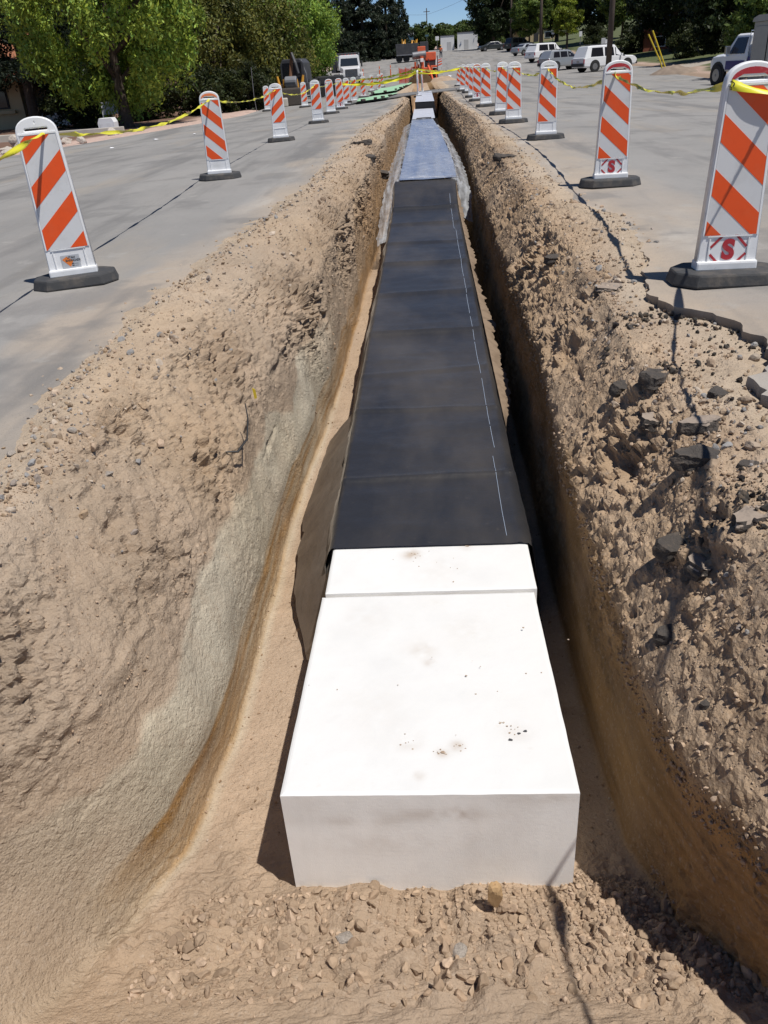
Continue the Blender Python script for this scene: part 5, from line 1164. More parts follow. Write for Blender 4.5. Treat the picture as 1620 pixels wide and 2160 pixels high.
# ------------------------------------------------------------------ vehicles
def wheel(root, x, y, r, w_, side, hub='rim'):
    mb = MB(); mb.tube([(x, y-w_/2, r), (x, y-w_/2+.03, r), (x, y+w_/2-.03, r), (x, y+w_/2, r)], [r*.93, r, r, r*.93], 20)
    wh = mb.build('wheel', MT['tyre'], root, smooth=False)
    mb = MB(); yo = y+side*(w_/2)
    mb.tube([(x, yo-side*.02, r), (x, yo+side*.012, r)], [r*.62, r*.58], 14); mb.build('rim', MT[hub], wh)
    mb = MB(); mb.tube([(x, yo, r), (x, yo+side*.022, r)], [r*.15, r*.12], 8); mb.build('hub_cap', MT['steel_grey'], wh)
def car(name, loc, rz, label, paint, prof, L, W, wr=.36, glassx=(), rear_x=None, front_x=None, group=None, lights=True, rack=False, plate=True, lower=None):
    """prof: list of (x, z_bottom, z_belt, z_top, half_w_belt, half_w_top) from rear to front"""
    root = empty(name, (loc[0], loc[1], Z(loc[0], loc[1])), rz)
    vs = []; n = len(prof)
    for (x, zb, zm, zt, wb, wt) in prof:
        half = [(wb*.90, zb), (wb, zb+.12), (wb*1.0, (zb+zm)/2), (wb*.985, zm), (wt, zt-.05), (wt*.86, zt)]
        for (y, z) in half: vs.append((x, y, z))
        for (y, z) in half[::-1]: vs.append((x, -y, z))
    fs = []
    for i in range(n-1):
        for k in range(12): fs.append((i*12+k, i*12+(k+1) % 12, (i+1)*12+(k+1) % 12, (i+1)*12+k))
    fs.append(tuple(range(12))[::-1]); fs.append(tuple((n-1)*12+k for k in range(12)))
    mb = MB(); mb.add(vs, fs); body = mb.build('car_body', MT[paint], root, bevel=.025)
    xs = [p[0] for p in prof]
    def at(x, t, side):
        zm = np.interp(x, xs, [p[2] for p in prof]); zt = np.interp(x, xs, [p[3] for p in prof])-.05
        wb = np.interp(x, xs, [p[4] for p in prof])*.985; wt = np.interp(x, xs, [p[5] for p in prof])
        return Vector((x, side*(wb+(wt-wb)*t), zm+(zt-zm)*t))
    for (xa, xb, xc, xd) in glassx:     # bottom rear, bottom front, top front, top rear
        for side in (-1, 1):
            q = [at(xa, .10, side), at(xb, .10, side), at(xc, .86, side), at(xd, .86, side)]
            nrm = Vector((0, side, .25)).normalized()
            mb = MB(); mb.add([p+nrm*.012 for p in q]+[p-nrm*.03 for p in q], [(0, 1, 2, 3), (7, 6, 5, 4), (0, 4, 5, 1), (1, 5, 6, 2), (2, 6, 7, 3), (3, 7, 4, 0)]); mb.build('side_window', MT['glass'], root)
    for nm, pr in (('rear_window', rear_x), ('windscreen', front_x)):
        if not pr: continue
        x0, z0, x1, z1, w0, w1 = pr; sg = -1 if nm == 'rear_window' else 1
        d = Vector((z1-z0, 0, -(x1-x0))).normalized(); d = d if d.x*sg > 0 else -d
        q = [Vector((x0, -w0, z0)), Vector((x0, w0, z0)), Vector((x1, w1, z1)), Vector((x1, -w1, z1))]
        mb = MB(); mb.add([p+d*.014 for p in q]+[p-d*.03 for p in q], [(0, 1, 2, 3), (7, 6, 5, 4), (0, 4, 5, 1), (1, 5, 6, 2), (2, 6, 7, 3), (3, 7, 4, 0)]); mb.build(nm, MT['glass'], root)
    xr, xf = xs[0], xs[-1]; zb = prof[1][1]; wb = prof[1][4]
    for (x, sg) in ((xr+L*.20, -1), (xf-L*.19, 1)):
        for side in (-1, 1):
            ww = np.interp(x, xs, [p[4] for p in prof])
            mb = MB(); mb.tube([(x, side*(ww-.02), wr+.02), (x, side*(ww+.012), wr+.02)], wr*1.16, 20); mb.build('wheel_arch', MT['black'], root)
            wheel(root, x, side*(ww-.09), wr, .24, side)
    mb = MB(); mb.box(xr-.10, xr+.04, -wb*.96, wb*.96, prof[0][1]+.02, prof[0][1]+.26); mb.build('rear_bumper', MT[lower or paint], root, bevel=.03)
    mb = MB(); mb.box(xf-.04, xf+.09, -prof[-2][4]*.92, prof[-2][4]*.92, prof[-1][1]+.0, prof[-1][1]+.22); mb.build('front_bumper', MT[lower or 'trim_dark'], root, bevel=.03)
    zt_ = prof[0][2]
    for side in (-1, 1):
        mb = MB(); mb.box(xr-.02, xr+.10, side*wb*.985-(.10 if side > 0 else -.02), side*wb*.985+(.02 if side > 0 else -.10)*-1*-1 if False else side*wb*.985+(.018 if side > 0 else .10), zt_-.34, zt_-.02); mb.build('tail_lamp', MT['tail_red'], root)
        mb = MB(); mb.box(xf-.06, xf+.03, side*prof[-2][4]*.74-.14, side*prof[-2][4]*.74+.14, prof[-1][2]-.2, prof[-1][2]-.04); mb.build('headlamp', MT['lamp_clear'], root)
        mx = xf-L*.32
        mb = MB(); mb.box(mx-.08, mx+.06, side*(wb+.02)-(0 if side > 0 else .2), side*(wb+.02)+(.2 if side > 0 else 0), prof[len(prof)//2][2]+.02, prof[len(prof)//2][2]+.2); mb.build('mirror', MT[paint if paint != 'car_silver' else 'trim_dark'], root, bevel=.02)
    if plate: mb = MB(); mb.box(xr-.045, xr-.01, -.16, .16, zt_-.26, zt_-.1); mb.build('number_plate', MT['plate'], root)
    if rack:
        for side in (-1, 1):
            zt2 = prof[len(prof)//2][3]
            mb = MB(); mb.tube([(xr+.5, side*.55, zt2+.0), (xr+.6, side*.55, zt2+.06), (xr+L*.55, side*.55, zt2+.06), (xr+L*.58, side*.55, zt2)], .022, 6); mb.build('roof_rail', MT['trim_dark'], root)
    return tag(root, label, 'car', group)
GCAR = 'vehicles parked nose-in along the right kerb'
def suv_prof(L, H, W, bonnet=.27):
    h = L/2; w2 = W/2
    return [(-h, .42, 1.0, 1.06, w2*.94, w2*.90), (-h+.06, .36, 1.02, 1.12, w2, w2*.94), (-h+.42, .32, 1.05, H-.05, w2, w2*.80), (-h+.75, .32, 1.05, H, w2, w2*.80), (0, .32, 1.05, H, w2, w2*.8), (h-L*bonnet-.75, .32, 1.05, H-.04, w2, w2*.78), (h-L*bonnet, .32, 1.04, 1.12, w2, w2*.82), (h-.25, .34, .98, 1.04, w2*.97, w2*.8), (h, .40, .82, .88, w2*.86, w2*.72)]
L = 5.2; h = 2.6
car('suv', (15.5, 79.6), rad(22), 'white SUV with dark windows, nearest of the parked cars, behind the wooden pole', 'car_white', suv_prof(5.2, 1.95, 2.02), 5.2, 2.02, .41, [(-h+.62, -h+1.85, -h+1.8, -h+.78), (-h+1.98, -h+2.9, -h+2.82, -h+2.0), (-h+3.02, -h+4.0, -h+3.35, -h+3.0)], (-h+.10, 1.16, -h+.40, 1.82, .84, .74), (h-1.42, 1.14, h-2.1, 1.82, .80, .70), GCAR, lower='trim_dark', rack=True)
L = 4.6; h = 2.3
car('suv', (13.6, 90.5), rad(28), 'silver grey wagon with white roof pillars, between the two white ones', 'car_silver', suv_prof(4.6, 1.72, 1.84), 4.6, 1.84, .37, [(-h+.55, -h+1.3, -h+1.28, -h+.68), (-h+1.4, -h+2.2, -h+2.15, -h+1.42), (-h+2.3, -h+3.2, -h+2.7, -h+2.3)], (-h+.10, 1.12, -h+.4, 1.6, .76, .66), (h-1.25, 1.12, h-1.9, 1.6, .74, .66), GCAR, lower='trim_dark', rack=True)
L = 5.5; h = 2.75
car('suv', (15.0, 112.), rad(32), 'long white wagon with three side windows, behind the silver grey wagon', 'car_white', suv_prof(5.5, 1.9, 2.0), 5.5, 2.0, .40, [(-h+.62, -h+2.0, -h+2.0, -h+.75), (-h+2.15, -h+3.0, -h+2.95, -h+2.15), (-h+3.12, -h+4.2, -h+3.5, -h+3.12)], (-h+.10, 1.16, -h+.40, 1.78, .82, .72), (h-1.42, 1.14, h-2.1, 1.78, .80, .70), GCAR)
def sedan_prof(L, H, W):
    h = L/2; w2 = W/2
    return [(-h, .40, .86, .92, w2*.86, w2*.78), (-h+.2, .28, .92, 1.0, w2*.97, w2*.84), (-h+.85, .25, .93, 1.02, w2, w2*.84), (-h+1.45, .25, .92, H-.05, w2, w2*.72), (-h+2.1, .25, .92, H, w2, w2*.72), (h-1.95, .25, .9, H-.05, w2, w2*.72), (h-1.15, .25, .88, .98, w2, w2*.82), (h-.3, .27, .76, .84, w2*.95, w2*.8), (h, .34, .6, .66, w2*.8, w2*.7)]
h = 2.3
car('sedan', (14.4, 129.), rad(35), 'silver sedan left of the long white wagon', 'car_silver', sedan_prof(4.6, 1.43, 1.78), 4.6, 1.78, .32, [(-h+1.15, -h+2.0, -h+1.95, -h+1.55), (-h+2.1, -h+3.2, -h+2.75, -h+2.1)], (-h+.88, 1.04, -h+1.42, 1.34, .68, .58), (h-1.2, 1.0, h-1.92, 1.34, .7, .6), GCAR)
h = 2.4
car('suv', (15.2, 147.), rad(30), 'dark green boxy wagon in the shade left of the silver sedan', 'car_green', suv_prof(4.7, 1.85, 1.9), 4.7, 1.9, .39, [(-h+.55, -h+1.5, -h+1.48, -h+.65), (-h+1.6, -h+2.4, -h+2.35, -h+1.6), (-h+2.5, -h+3.3, -h+2.8, -h+2.5)], (-h+.12, 1.14, -h+.42, 1.72, .8, .7), (h-1.3, 1.14, h-2.0, 1.72, .78, .68), GCAR)
h = 2.4
car('sedan', (12.2, 164.), rad(-168), 'dark sedan beside the white sheds with glare on its windscreen', 'car_dark', sedan_prof(4.9, 1.45, 1.82), 4.9, 1.82, .33, [(-h+1.15, -h+2.1, -h+2.05, -h+1.55), (-h+2.2, -h+3.3, -h+2.85, -h+2.2)], (-h+.88, 1.04, -h+1.42, 1.34, .68, .58), (h-1.2, 1.0, h-1.92, 1.34, .7, .6), GCAR)

def box_part(root, name, m, x0, x1, y0, y1, z0, z1, bevel=0., M=None, seg=2):
    mb = MB(); mb.box(x0, x1, y0, y1, z0, z1, M); return mb.build(name, MT[m], root, bevel=bevel, seg=seg)
# white dump truck facing the camera (front towards -y)
root = empty('dump_truck', (-8.0, 101.5, Z(-8.5, 101.5)-.12), rad(12)); root.scale = (1.1, 1.1, 1.08)
mb = MB(); mb.prism([(-1.1, 1.35), (1.1, 1.35), (1.12, 1.8), (1.0, 2.62), (.9, 2.72), (-.9, 2.72), (-1.0, 2.62), (-1.12, 1.8)], -3.1, -1.4, M=Matrix.Translation((0, 0, 0)) @ Matrix.Rotation(math.pi/2, 4, 'X')); cab = mb.build('cab', MT['car_white'], root, bevel=.05)
mb = MB(); mb.add([(-.92, 1.36, 1.72), (.92, 1.36, 1.72), (.84, 1.38, 2.42), (-.84, 1.38, 2.42), (-.92, 1.42, 1.72), (.92, 1.42, 1.72), (.84, 1.42, 2.42), (-.84, 1.42, 2.42)], [(0, 1, 2, 3), (7, 6, 5, 4), (0, 4, 5, 1), (1, 5, 6, 2), (2, 6, 7, 3), (3, 7, 4, 0)]); mb.build('windscreen', MT['glass'], root)
mb = MB(); mb.add([(-.86, .1, .75), (.86, .1, .75), (.86, .1, 1.5), (-.86, .1, 1.5), (-.98, 1.42, .75), (.98, 1.42, .75), (.98, 1.42, 1.72), (-.98, 1.42, 1.72)], [(0, 1, 2, 3), (7, 6, 5, 4), (0, 4, 5, 1), (1, 5, 6, 2), (2, 6, 7, 3), (3, 7, 4, 0)]); mb.build('bonnet', MT['car_white'], root, bevel=.06)
box_part(root, 'grille', 'trim_dark', -.62, .62, .03, .12, .72, 1.42, .03)
for k in range(6): box_part(root, 'grille_bar', 'chrome', -.58, .58, .015, .03, .78+k*.1, .8+k*.1)
box_part(root, 'bumper', 'steel_grey', -1.22, 1.22, -.12, .1, .36, .70, .04)
for s_ in (-1, 1):
    box_part(root, 'fender', 'car_white', min(s_*.82, s_*1.2), max(s_*.82, s_*1.2), .2, 1.3, .72, 1.12, .06)
    box_part(root, 'headlamp', 'lamp_clear', min(s_*.72, s_*1.02), max(s_*.72, s_*1.02), .08, .22, .88, 1.1, .02)
    box_part(root, 'mirror', 'trim_dark', min(s_*1.2, s_*1.36), max(s_*1.2, s_*1.36), 1.4, 1.5, 1.6, 2.15, .02)
    mb = MB(); mb.tube([(s_*1.05, .75-.0, .5), (s_*1.05, .75, .5)], .1, 6) if False else None
    for yy_ in (.85, 5.2, 6.4):
        mb = MB(); mb.tube([(s_*.95-.15, yy_, .5), (s_*.95+.15, yy_, .5)], .5, 18); mb.build('wheel', MT['tyre'], root)
mb = MB(); mb.tube([(1.25, 2.95, .9), (1.25, 2.95, 2.9)], .07, 8); mb.build('exhaust_stack', MT['chrome'], root)
for k in range(5): box_part(root, 'roof_lamp', 'tail_red', -.7+k*.33, -.6+k*.33, 1.5, 1.6, 2.72, 2.78)
box_part(root, 'tipper_bed', 'steel_dark', -1.2, 1.2, 3.3, 7.6, 1.15, 2.95, .04)
box_part(root, 'chassis', 'black', -.5, .5, .4, 7.6, .55, .95)
tag(root, 'white dump truck facing the camera with big dark grille, in front of the pines', 'truck')
# service pickup on the right
root = empty('service_pickup', (14.1, 38.7, Z(14.1, 38.7)), rad(105))   # +x is forwards
W2 = .95
prof = [(-.1, .62, 1.10, 1.86, W2, .78), (.15, .55, 1.12, 1.92, W2, .78), (.95, .55, 1.12, 1.92, W2, .78), (1.55, .55, 1.14, 1.24, W2, .84), (2.35, .55, 1.10, 1.18, W2*.98, .80), (2.62, .6, .95, 1.02, W2*.88, .74)]
vs = []
for (x, zb, zm, zt, wb, wt) in prof:
    half = [(wb*.92, zb), (wb, zb+.12), (wb, (zb+zm)/2), (wb*.985, zm), (wt, zt-.05), (wt*.86, zt)]
    vs += [(x, y, z) for (y, z) in half]+[(x, -y, z) for (y, z) in half[::-1]]
fs = []
for i in range(len(prof)-1):
    for k in range(12): fs.append((i*12+k, i*12+(k+1) % 12, (i+1)*12+(k+1) % 12, (i+1)*12+k))
fs += [tuple(range(12))[::-1], tuple((len(prof)-1)*12+k for k in range(12))]
mb = MB(); mb.add(vs, fs); mb.build('cab_body', MT['car_white'], root, bevel=.03)
for s_ in (-1, 1):
    mb = MB(); q = [Vector((.12, s_*.925, 1.2)), Vector((1.18, s_*.93, 1.2)), Vector((.85, s_*.80, 1.78)), Vector((.12, s_*.80, 1.78))]; nn = Vector((0, s_, .2))
    mb.add([p+nn*.02 for p in q]+[p-nn*.03 for p in q], [(0, 1, 2, 3), (7, 6, 5, 4), (0, 4, 5, 1), (1, 5, 6, 2), (2, 6, 7, 3), (3, 7, 4, 0)]); mb.build('side_window', MT['glass'], root)
    box_part(root, 'door_stripe', 'blue_paint', .0, 1.3, min(s_*.945, s_*.965), max(s_*.945, s_*.965), .62, .95)
    box_part(root, 'mirror', 'chrome', 1.0, 1.12, min(s_*1.0, s_*1.2), max(s_*1.0, s_*1.2), 1.2, 1.5, .02)
    box_part(root, 'headlamp', 'lamp_clear', 2.52, 2.66, min(s_*.55, s_*.82), max(s_*.55, s_*.82), .82, .98, .02)
    for x in (1.85, -1.6):
        mb = MB(); mb.tube([(x, s_*.93, .44), (x, s_*.972, .44)], .50, 20); mb.build('wheel_arch', MT['black'], root)
        wheel(root, x, s_*.88, .42, .26, s_)
mb = MB(); mb.add([(1.52, -.8, 1.2), (1.52, .8, 1.2), (1.02, .7, 1.84), (1.02, -.7, 1.84), (1.46, -.8, 1.15), (1.46, .8, 1.15), (.96, .7, 1.8), (.96, -.7, 1.8)], [(0, 1, 2, 3), (7, 6, 5, 4), (0, 4, 5, 1), (1, 5, 6, 2), (2, 6, 7, 3), (3, 7, 4, 0)]); mb.build('windscreen', MT['glass'], root)
box_part(root, 'cargo_bed', 'blue_paint', -2.6, -.16, -.95, .95, .6, 1.08, .03)
box_part(root, 'rear_bumper', 'steel_grey', -2.75, -2.6, -.9, .9, .5, .72, .02)
box_part(root, 'tool_rack', 'trim_dark', -.75, -.2, -.8, .8, 1.08, 1.85, .03)
for x in (-.1, -.95): mb = MB(); mb.tube([(x, .9, 1.05), (x, .88, 2.0), (x, -.88, 2.0), (x, -.9, 1.05)], .022, 6); mb.build('rack_bar', MT['chrome'], root)
tag(root, 'white pickup with dark blue bed parked at the right edge of the road', 'truck')
root = empty('equipment_cabinet', (12.6, 33.7, Z(12.6, 33.7)), rad(100))
box_part(root, 'cabinet_body', 'grey_box', -.6, .6, -.6, .6, .25, 2.15, .03)
mb = MB(); mb.prism([(-.66, 0), (.66, 0), (.6, .12), (.3, .2), (-.3, .2), (-.6, .12)], -.66, .66, M=Matrix.Translation((0, 0, 2.15)) @ Matrix.Rotation(math.pi/2, 4, 'X')); mb.build('cabinet_roof', MT['grey_box'], root)
box_part(root, 'cabinet_door', 'grey_box', -.42, .42, .605, .625, .4, 2.0, .01); box_part(root, 'door_seam', 'black', -.44, -.425, .603, .63, .4, 2.0)
box_part(root, 'skid_base', 'steel_dark', -.75, .75, -.7, .7, 0, .25, .02)
tag(root, 'tall grey cabinet with a domed roof beside the pickup at the right edge', 'cabinet')
# dark tipper behind the orange machine (long side towards the camera)
root = empty('dump_truck', (-4.1, 142.5, Z(-3, 142.5)+.0), rad(2))
mb = MB(); mb.prism([(0, 1.05), (3.3, 1.05), (3.45, 2.5), (-.1, 2.5)], -1.2, 1.2, M=Matrix.Rotation(math.pi/2, 4, 'X')); mb.build('tipper_bed', MT['steel_dark'], root, bevel=.04)
box_part(root, 'side_rail', 'steel_grey', 0, 3.3, -1.28, -1.18, .92, 1.08)
for x in (.4, 1.5, 4.2):
    for s_ in (-1, 1): mb = MB(); mb.tube([(x, s_*.95-.14, .5), (x, s_*.95+.14, .5)], .5, 16); mb.build('wheel', MT['tyre'], root)
box_part(root, 'chassis', 'black', .0, 4.8, -.5, .5, .6, .95)
box_part(root, 'cab', 'steel_dark', 3.6, 4.9, -1.1, 1.1, .7, 2.6, .06)
rr = random.Random(3)
for k in range(9):
    x = rr.uniform(.9, 3.1); mb = MB(); mb.tube([(x, rr.uniform(-.6, .4), 2.2), (x+rr.uniform(-.3, .3), rr.uniform(-.4, .4), 2.75+rr.random()*.45)], [.18, .06], 7); mb.build('load_piece', MT['machine_yellow'], root)
tag(root, 'dark dump truck side on behind the orange machine, with an orange yellow load', 'truck')

# ------------------------------------------------------------------ orange trenching machine
root = empty('trenching_machine', (.15, 86.5, Z(0, 86)+.0), rad(4))
for s_ in (-1, 1):
    mb = MB(); mb.tube([(s_*.95-.2, .6, .55), (s_*.95-.16, .6, .55), (s_*.95+.16, .6, .55), (s_*.95+.2, .6, .55)], [.5, .56, .56, .5], 20); wh = mb.build('rear_wheel', MT['tyre'], root)
    mb = MB(); mb.tube([(s_*1.0, .6, .55), (s_*1.18, .6, .55)], .3, 12); mb.build('rim', MT['machine_orange'], wh)
    mb = MB(); mb.tube([(s_*.85-.15, 3.0, .4), (s_*.85+.15, 3.0, .4)], .4, 16); mb.build('front_wheel', MT['tyre'], root)
    box_part(root, 'fender', 'machine_orange', min(s_*.6, s_*1.15), max(s_*.6, s_*1.15), .1, 1.2, 1.15, 1.32, .03)
    mb = MB(); mb.tube([(s_*.5, 0, .5), (s_*.95, -.35, .9), (s_*1.05, -.4, .05)], [.09, .08, .09], 8); mb.build('stabiliser', MT['machine_orange'], root)
box_part(root, 'chassis', 'machine_orange', -.5, .5, .2, 3.6, .5, .95, .04)
box_part(root, 'axle_case', 'steel_dark', -.7, .7, .4, .8, .42, .7, .04)
box_part(root, 'bonnet', 'machine_orange', .15, 1.15, 1.1, 2.9, 1.75, 2.45, .08)
box_part(root, 'engine_bay', 'trim_dark', .18, 1.1, 1.15, 2.8, 1.2, 1.75, .02)
box_part(root, 'canopy_box', 'machine_orange', -.62, .12, .5, 1.4, 2.35, 2.95, .06)
mb = MB(); mb.tube([(-1.15, .4, 2.2), (-1.1, .4, 2.2), (.1, .4, 2.28), (.15, .4, 2.28)], [.26, .31, .31, .26], 20); mb.build('hose_drum', MT['steel_grey'], root, smooth=False)
mb = MB(); mb.tube([(-.3, .0, 2.1), (-.28, -.05, 1.2), (-.25, 0, .45)], [.17, .19, .16], 10); mb.build('swing_post', MT['machine_orange'], root)
box_part(root, 'work_lamp', 'bag_white', -.45, -.15, -.32, -.22, 1.65, 1.95, .03)
for (x, z) in ((-.85, 1.1), (-.62, 1.3), (-.9, 1.5), (.35, 1.35), (.6, 1.1)): box_part(root, 'hydraulic_block', 'machine_orange', x-.1, x+.1, -.1, .3, z-.22, z+.2, .02)
for x in (-.75, -.5, .35): mb = MB(); mb.tube([(x, -.05, .7), (x+.1, -.25, 1.3), (x-.05, -.1, 1.9)], .035, 6); mb.build('hydraulic_hose', MT['hose'], root)
mb = MB(); mb.tube([(.3, -.2, 1.3), (.42, -1.2, .75), (.62, -3.0, -.3)], [.1, .09, .09], 8); mb.build('digging_boom', MT['machine_orange'], root)
box_part(root, 'rear_counterweight', 'machine_orange', -.6, .7, -.1, .2, .55, 1.2, .05)
mb = MB()
for z in (.7, 1.0, 1.3, 1.6, 1.9): mb.tube([(1.22, .2, z), (1.22, .7, z)], .025, 6)
mb.tube([(1.22, .2, .3), (1.22, .2, 2.1)], .03, 6); mb.tube([(1.22, .7, .3), (1.22, .7, 2.1)], .03, 6); mb.build('access_ladder', MT['steel_grey'], root)
tag(root, 'orange trenching machine with a grey drum at the far end of the trench', 'digging machine')
# soil heap between machine and plate
def heap(name, x, y, rx, ry, h, col, label, seed):
    u = np.linspace(-1, 1, 50); U, Vv = np.meshgrid(u, u); rr_ = np.sqrt(U**2+Vv**2)
    H = h*np.clip(1-rr_**1.6, 0, 1)**.8*(1+.4*fbm(U, Vv, U*0+seed, 2.4, 4))-.03
    P = np.stack([U*rx, Vv*ry, H], -1); me = grid_mesh(name, P, np.ones(P.shape)*np.array(col)*(1+.25*fbm(U, Vv, U*0, 6, 3)[..., None]))
    o = link(name, me, mats=MT['rock']); o.location = (x, y, Z(x, y)); return tag(o, label, 'soil heap')
heap('soil_heap', -.25, 83.6, 1.2, .9, .95, (.085, .05, .025), 'brown soil heap darkened like shade, in front of the orange machine', 2)  # shade of the far pit is put into the dark heap colour
heap('soil_heap', 16.2, 60, 1.6, 1.1, .5, (.24, .19, .15), 'grey rubble heap by the two yellow posts', 4)
heap('soil_heap', 1.7, 84, 1.5, 1.6, .38, (.38, .28, .2), 'pale soil heap right of the orange machine', 5)
# ------------------------------------------------------------------ backhoe by the left hedge
MT['boom_brown'] = mat('boom_brown', (.16, .07, .03), .7)
root = empty('backhoe', (-7.0, 49.6, Z(-7, 49.6)), rad(-6))
mb = MB(); mb.prism([(-.75, 1.05), (.62, 1.05), (.55, 2.0), (.35, 2.2), (-.6, 2.2), (-.75, 1.95)], -1.4, .2, M=Matrix.Rotation(math.pi/2, 4, 'X')); mb.build('cab', MT['steel_dark'], root, bevel=.04)
box_part(root, 'rear_window', 'glass', -.62, .42, -.225, -.2, 1.25, 2.02)
mb = MB(); mb.tube([(.66, -.05, .75), (.62, -.1, 1.5), (.42, -.1, 2.15)], .04, 6); mb.build('cab_pillar', MT['steel_grey'], root)
box_part(root, 'chassis', 'steel_dark', -.8, .8, -.6, 2.6, .45, 1.05, .05)
for s_ in (-1, 1):
    mb = MB(); mb.tube([(s_*.85-.18, .7, .6), (s_*.85+.18, .7, .6)], .6, 18); wh = mb.build('wheel', MT['tyre'], root)
    mb = MB(); mb.tube([(s_*.85, .7, .6), (s_*1.05, .7, .6)], .28, 12); mb.build('rim', MT['machine_yellow'], wh)
    mb = MB(); mb.tube([(s_*.55-.1, -.75, .45), (s_*.62-.1, -.8, .9), (s_*.72-.1, -.75, 1.42)], [.1, .09, .06], 8); mb.build('stabiliser', MT['machine_yellow'], root)
    mb = MB(); mb.tube([(s_*.42-.1, -.8, .55), (s_*.36-.1, -.85, 1.25)], [.07, .06], 8); mb.build('hydraulic_ram', MT['machine_yellow'], root)
mb = MB(); mb.tube([(-.1, -.7, 1.15), (-.05, -.5, 1.9), (.05, -.55, 2.5)], [.12, .10, .06], 8); mb.build('boom', MT['boom_brown'], root)
mb = MB(); mb.tube([(.05, -.55, 2.48), (.25, -.75, 2.0), (.4, -.85, 1.5)], [.07, .09, .07], 8); mb.build('dipper_arm', MT['steel_dark'], root)
mb = MB(); mb.tube([(-.35, -.95, 1.12), (-.3, -.95, 1.12), (.25, -.95, 1.12), (.3, -.95, 1.12)], [.24, .28, .28, .24], 16); mb.build('bucket', MT['steel_grey'], root)
box_part(root, 'stabiliser_frame', 'trim_dark', -.75, .6, -1.0, -.75, .2, .8, .03)
tag(root, 'dark backhoe with orange stabilisers standing under the trees on the left', 'backhoe')
root = empty('concrete_blocks', (-7.2, 46.9, Z(-7.2, 46.9)), .1)
mb = MB(); mb.box(-.65, .05, -.3, .3, 0, .42); mb.build('pale_block', MT['concrete'], root, bevel=.06); mb = MB(); mb.box(-.5, .8, .4, .9, 0, .85); mb.build('dark_block', MT['asphalt_break'], root, bevel=.08)
tag(root, 'pale and dark rubble blocks on the ground before the backhoe', 'rubble')
root = empty('flat_trailer', (-6.3, 61., Z(-6.3, 61)), .05)
box_part(root, 'trailer_deck', 'steel_dark', -1.3, 1.1, -.8, .8, .55, .72, .02); box_part(root, 'trailer_load', 'trim_dark', -1.1, .9, -.6, .6, .72, 1.25, .08)
for x in (-.6, .3):
    for s_ in (-1, 1): mb = MB(); mb.tube([(x, s_*.85-.1, .33), (x, s_*.85+.1, .33)], .33, 16); mb.build('wheel', MT['tyre'], root)
tag(root, 'dark flat trailer behind the fourth and fifth left barricades', 'trailer')

# ------------------------------------------------------------------ plate, mats, weights
mb = MB(); mb.prism([(-3.9, 39.2), (-.6, 42.8), (2.6, 45.0), (3.1, 50.5), (.2, 48.6), (-4.0, 45.8)], 0, .05)
o = mb.build('road_plate', MT['plate_steel'], bevel=.01); o.location = (0, 0, .06); 
for v in o.data.vertices: v.co.z += Z(v.co.x, v.co.y)-.02
tag(o, 'grey steel road plate bridging the trench under the crossing tapes', 'steel plate')
def mat_sheet(corners, label):
    u = np.linspace(0, 1, 24); a, b, c, d = [np.array(p) for p in corners]
    P = np.array([[(a*(1-s)+b*s)*(1-t)+(d*(1-s)+c*s)*t for s in u] for t in u]); x, y = P[..., 0], P[..., 1]
    P = np.concatenate([P, (zg(x, y)+.13+.035*fbm(x, y, x*0, .9, 3))[..., None]], -1)
    o = link('green_mat', grid_mesh('green_mat', P), mats=MT['mat_green']); return tag(o, label, 'mat', 'green mats laid across the road')
mat_sheet([(-3.0, 39.6), (-1.7, 41.0), (-1.35, 48.2), (-3.2, 44.0)], 'nearer pale green mat laid on the road left of the trench')
mat_sheet([(-3.3, 52.8), (-1.7, 54.6), (-1.0, 82.0), (-3.3, 68.0)], 'farther pale green mat laid on the road left of the trench')
W_ = [(-3.25, 39.0), (-2.7, 39.6), (-2.2, 40.4), (-1.9, 41.2), (-1.6, 42.4), (-3.0, 52.4), (-2.3, 53.2), (-1.75, 56), (-1.55, 60), (-1.4, 64), (-1.3, 68)]
for i, (x, y) in enumerate(W_):
    mb = MB(); mb.box(-.10, .10, -.06, .06, 0, .08); o = mb.build('mat_weight', MT['brick_weight'], bevel=.015); o.location = (x, y, Z(x, y)+.02+(.12 if i > 4 else .1)); o.rotation_euler = (0, 0, i*.7)
    tag(o, 'dark block weight, %s along the front edge of the %s green mat' % ((['leftmost', 'second from the left', 'middle one', 'second from the right', 'rightmost'][i], 'nearer') if i < 5 else (['leftmost', 'second from the left', 'third from the left', 'third from the right', 'second from the right', 'rightmost'][i-5], 'farther')), 'block', 'weights on the nearer mat' if i < 5 else 'weights on the farther mat')
# ------------------------------------------------------------------ delineators, cone, mesh barrier, bag, person
for i, (x, y, lb) in enumerate([(-6.9, 104, 'orange delineator post nearest to the white dump truck'), (-5.2, 108, 'orange delineator post in the middle of the three'), (-3.9, 108, 'orange delineator post nearest to the mesh barrier')]):
    root = empty('delineator_post', (x, y, Z(x, y)+.02)); mb = MB(); mb.tube([(0, 0, .03), (0, 0, .1), (0, 0, 1.25), (0, 0, 1.3)], [.1, .07, .05, .03], 10); mb.build('post_tube', MT['cone_orange'], root)
    mb = MB(); mb.tube([(0, 0, 0), (0, 0, .05)], [.2, .18], 12); mb.build('post_base', MT['rubber'], root); mb = MB(); mb.tube([(0, 0, .9), (0, 0, 1.0)], .056, 10); mb.build('white_band', MT['sheet_white'], root)
    tag(root, lb, 'traffic post', 'orange delineator posts across the left lane')
root = empty('mesh_barrier', (-1.75, 87.8, Z(-1.7, 87.8)), rad(8))
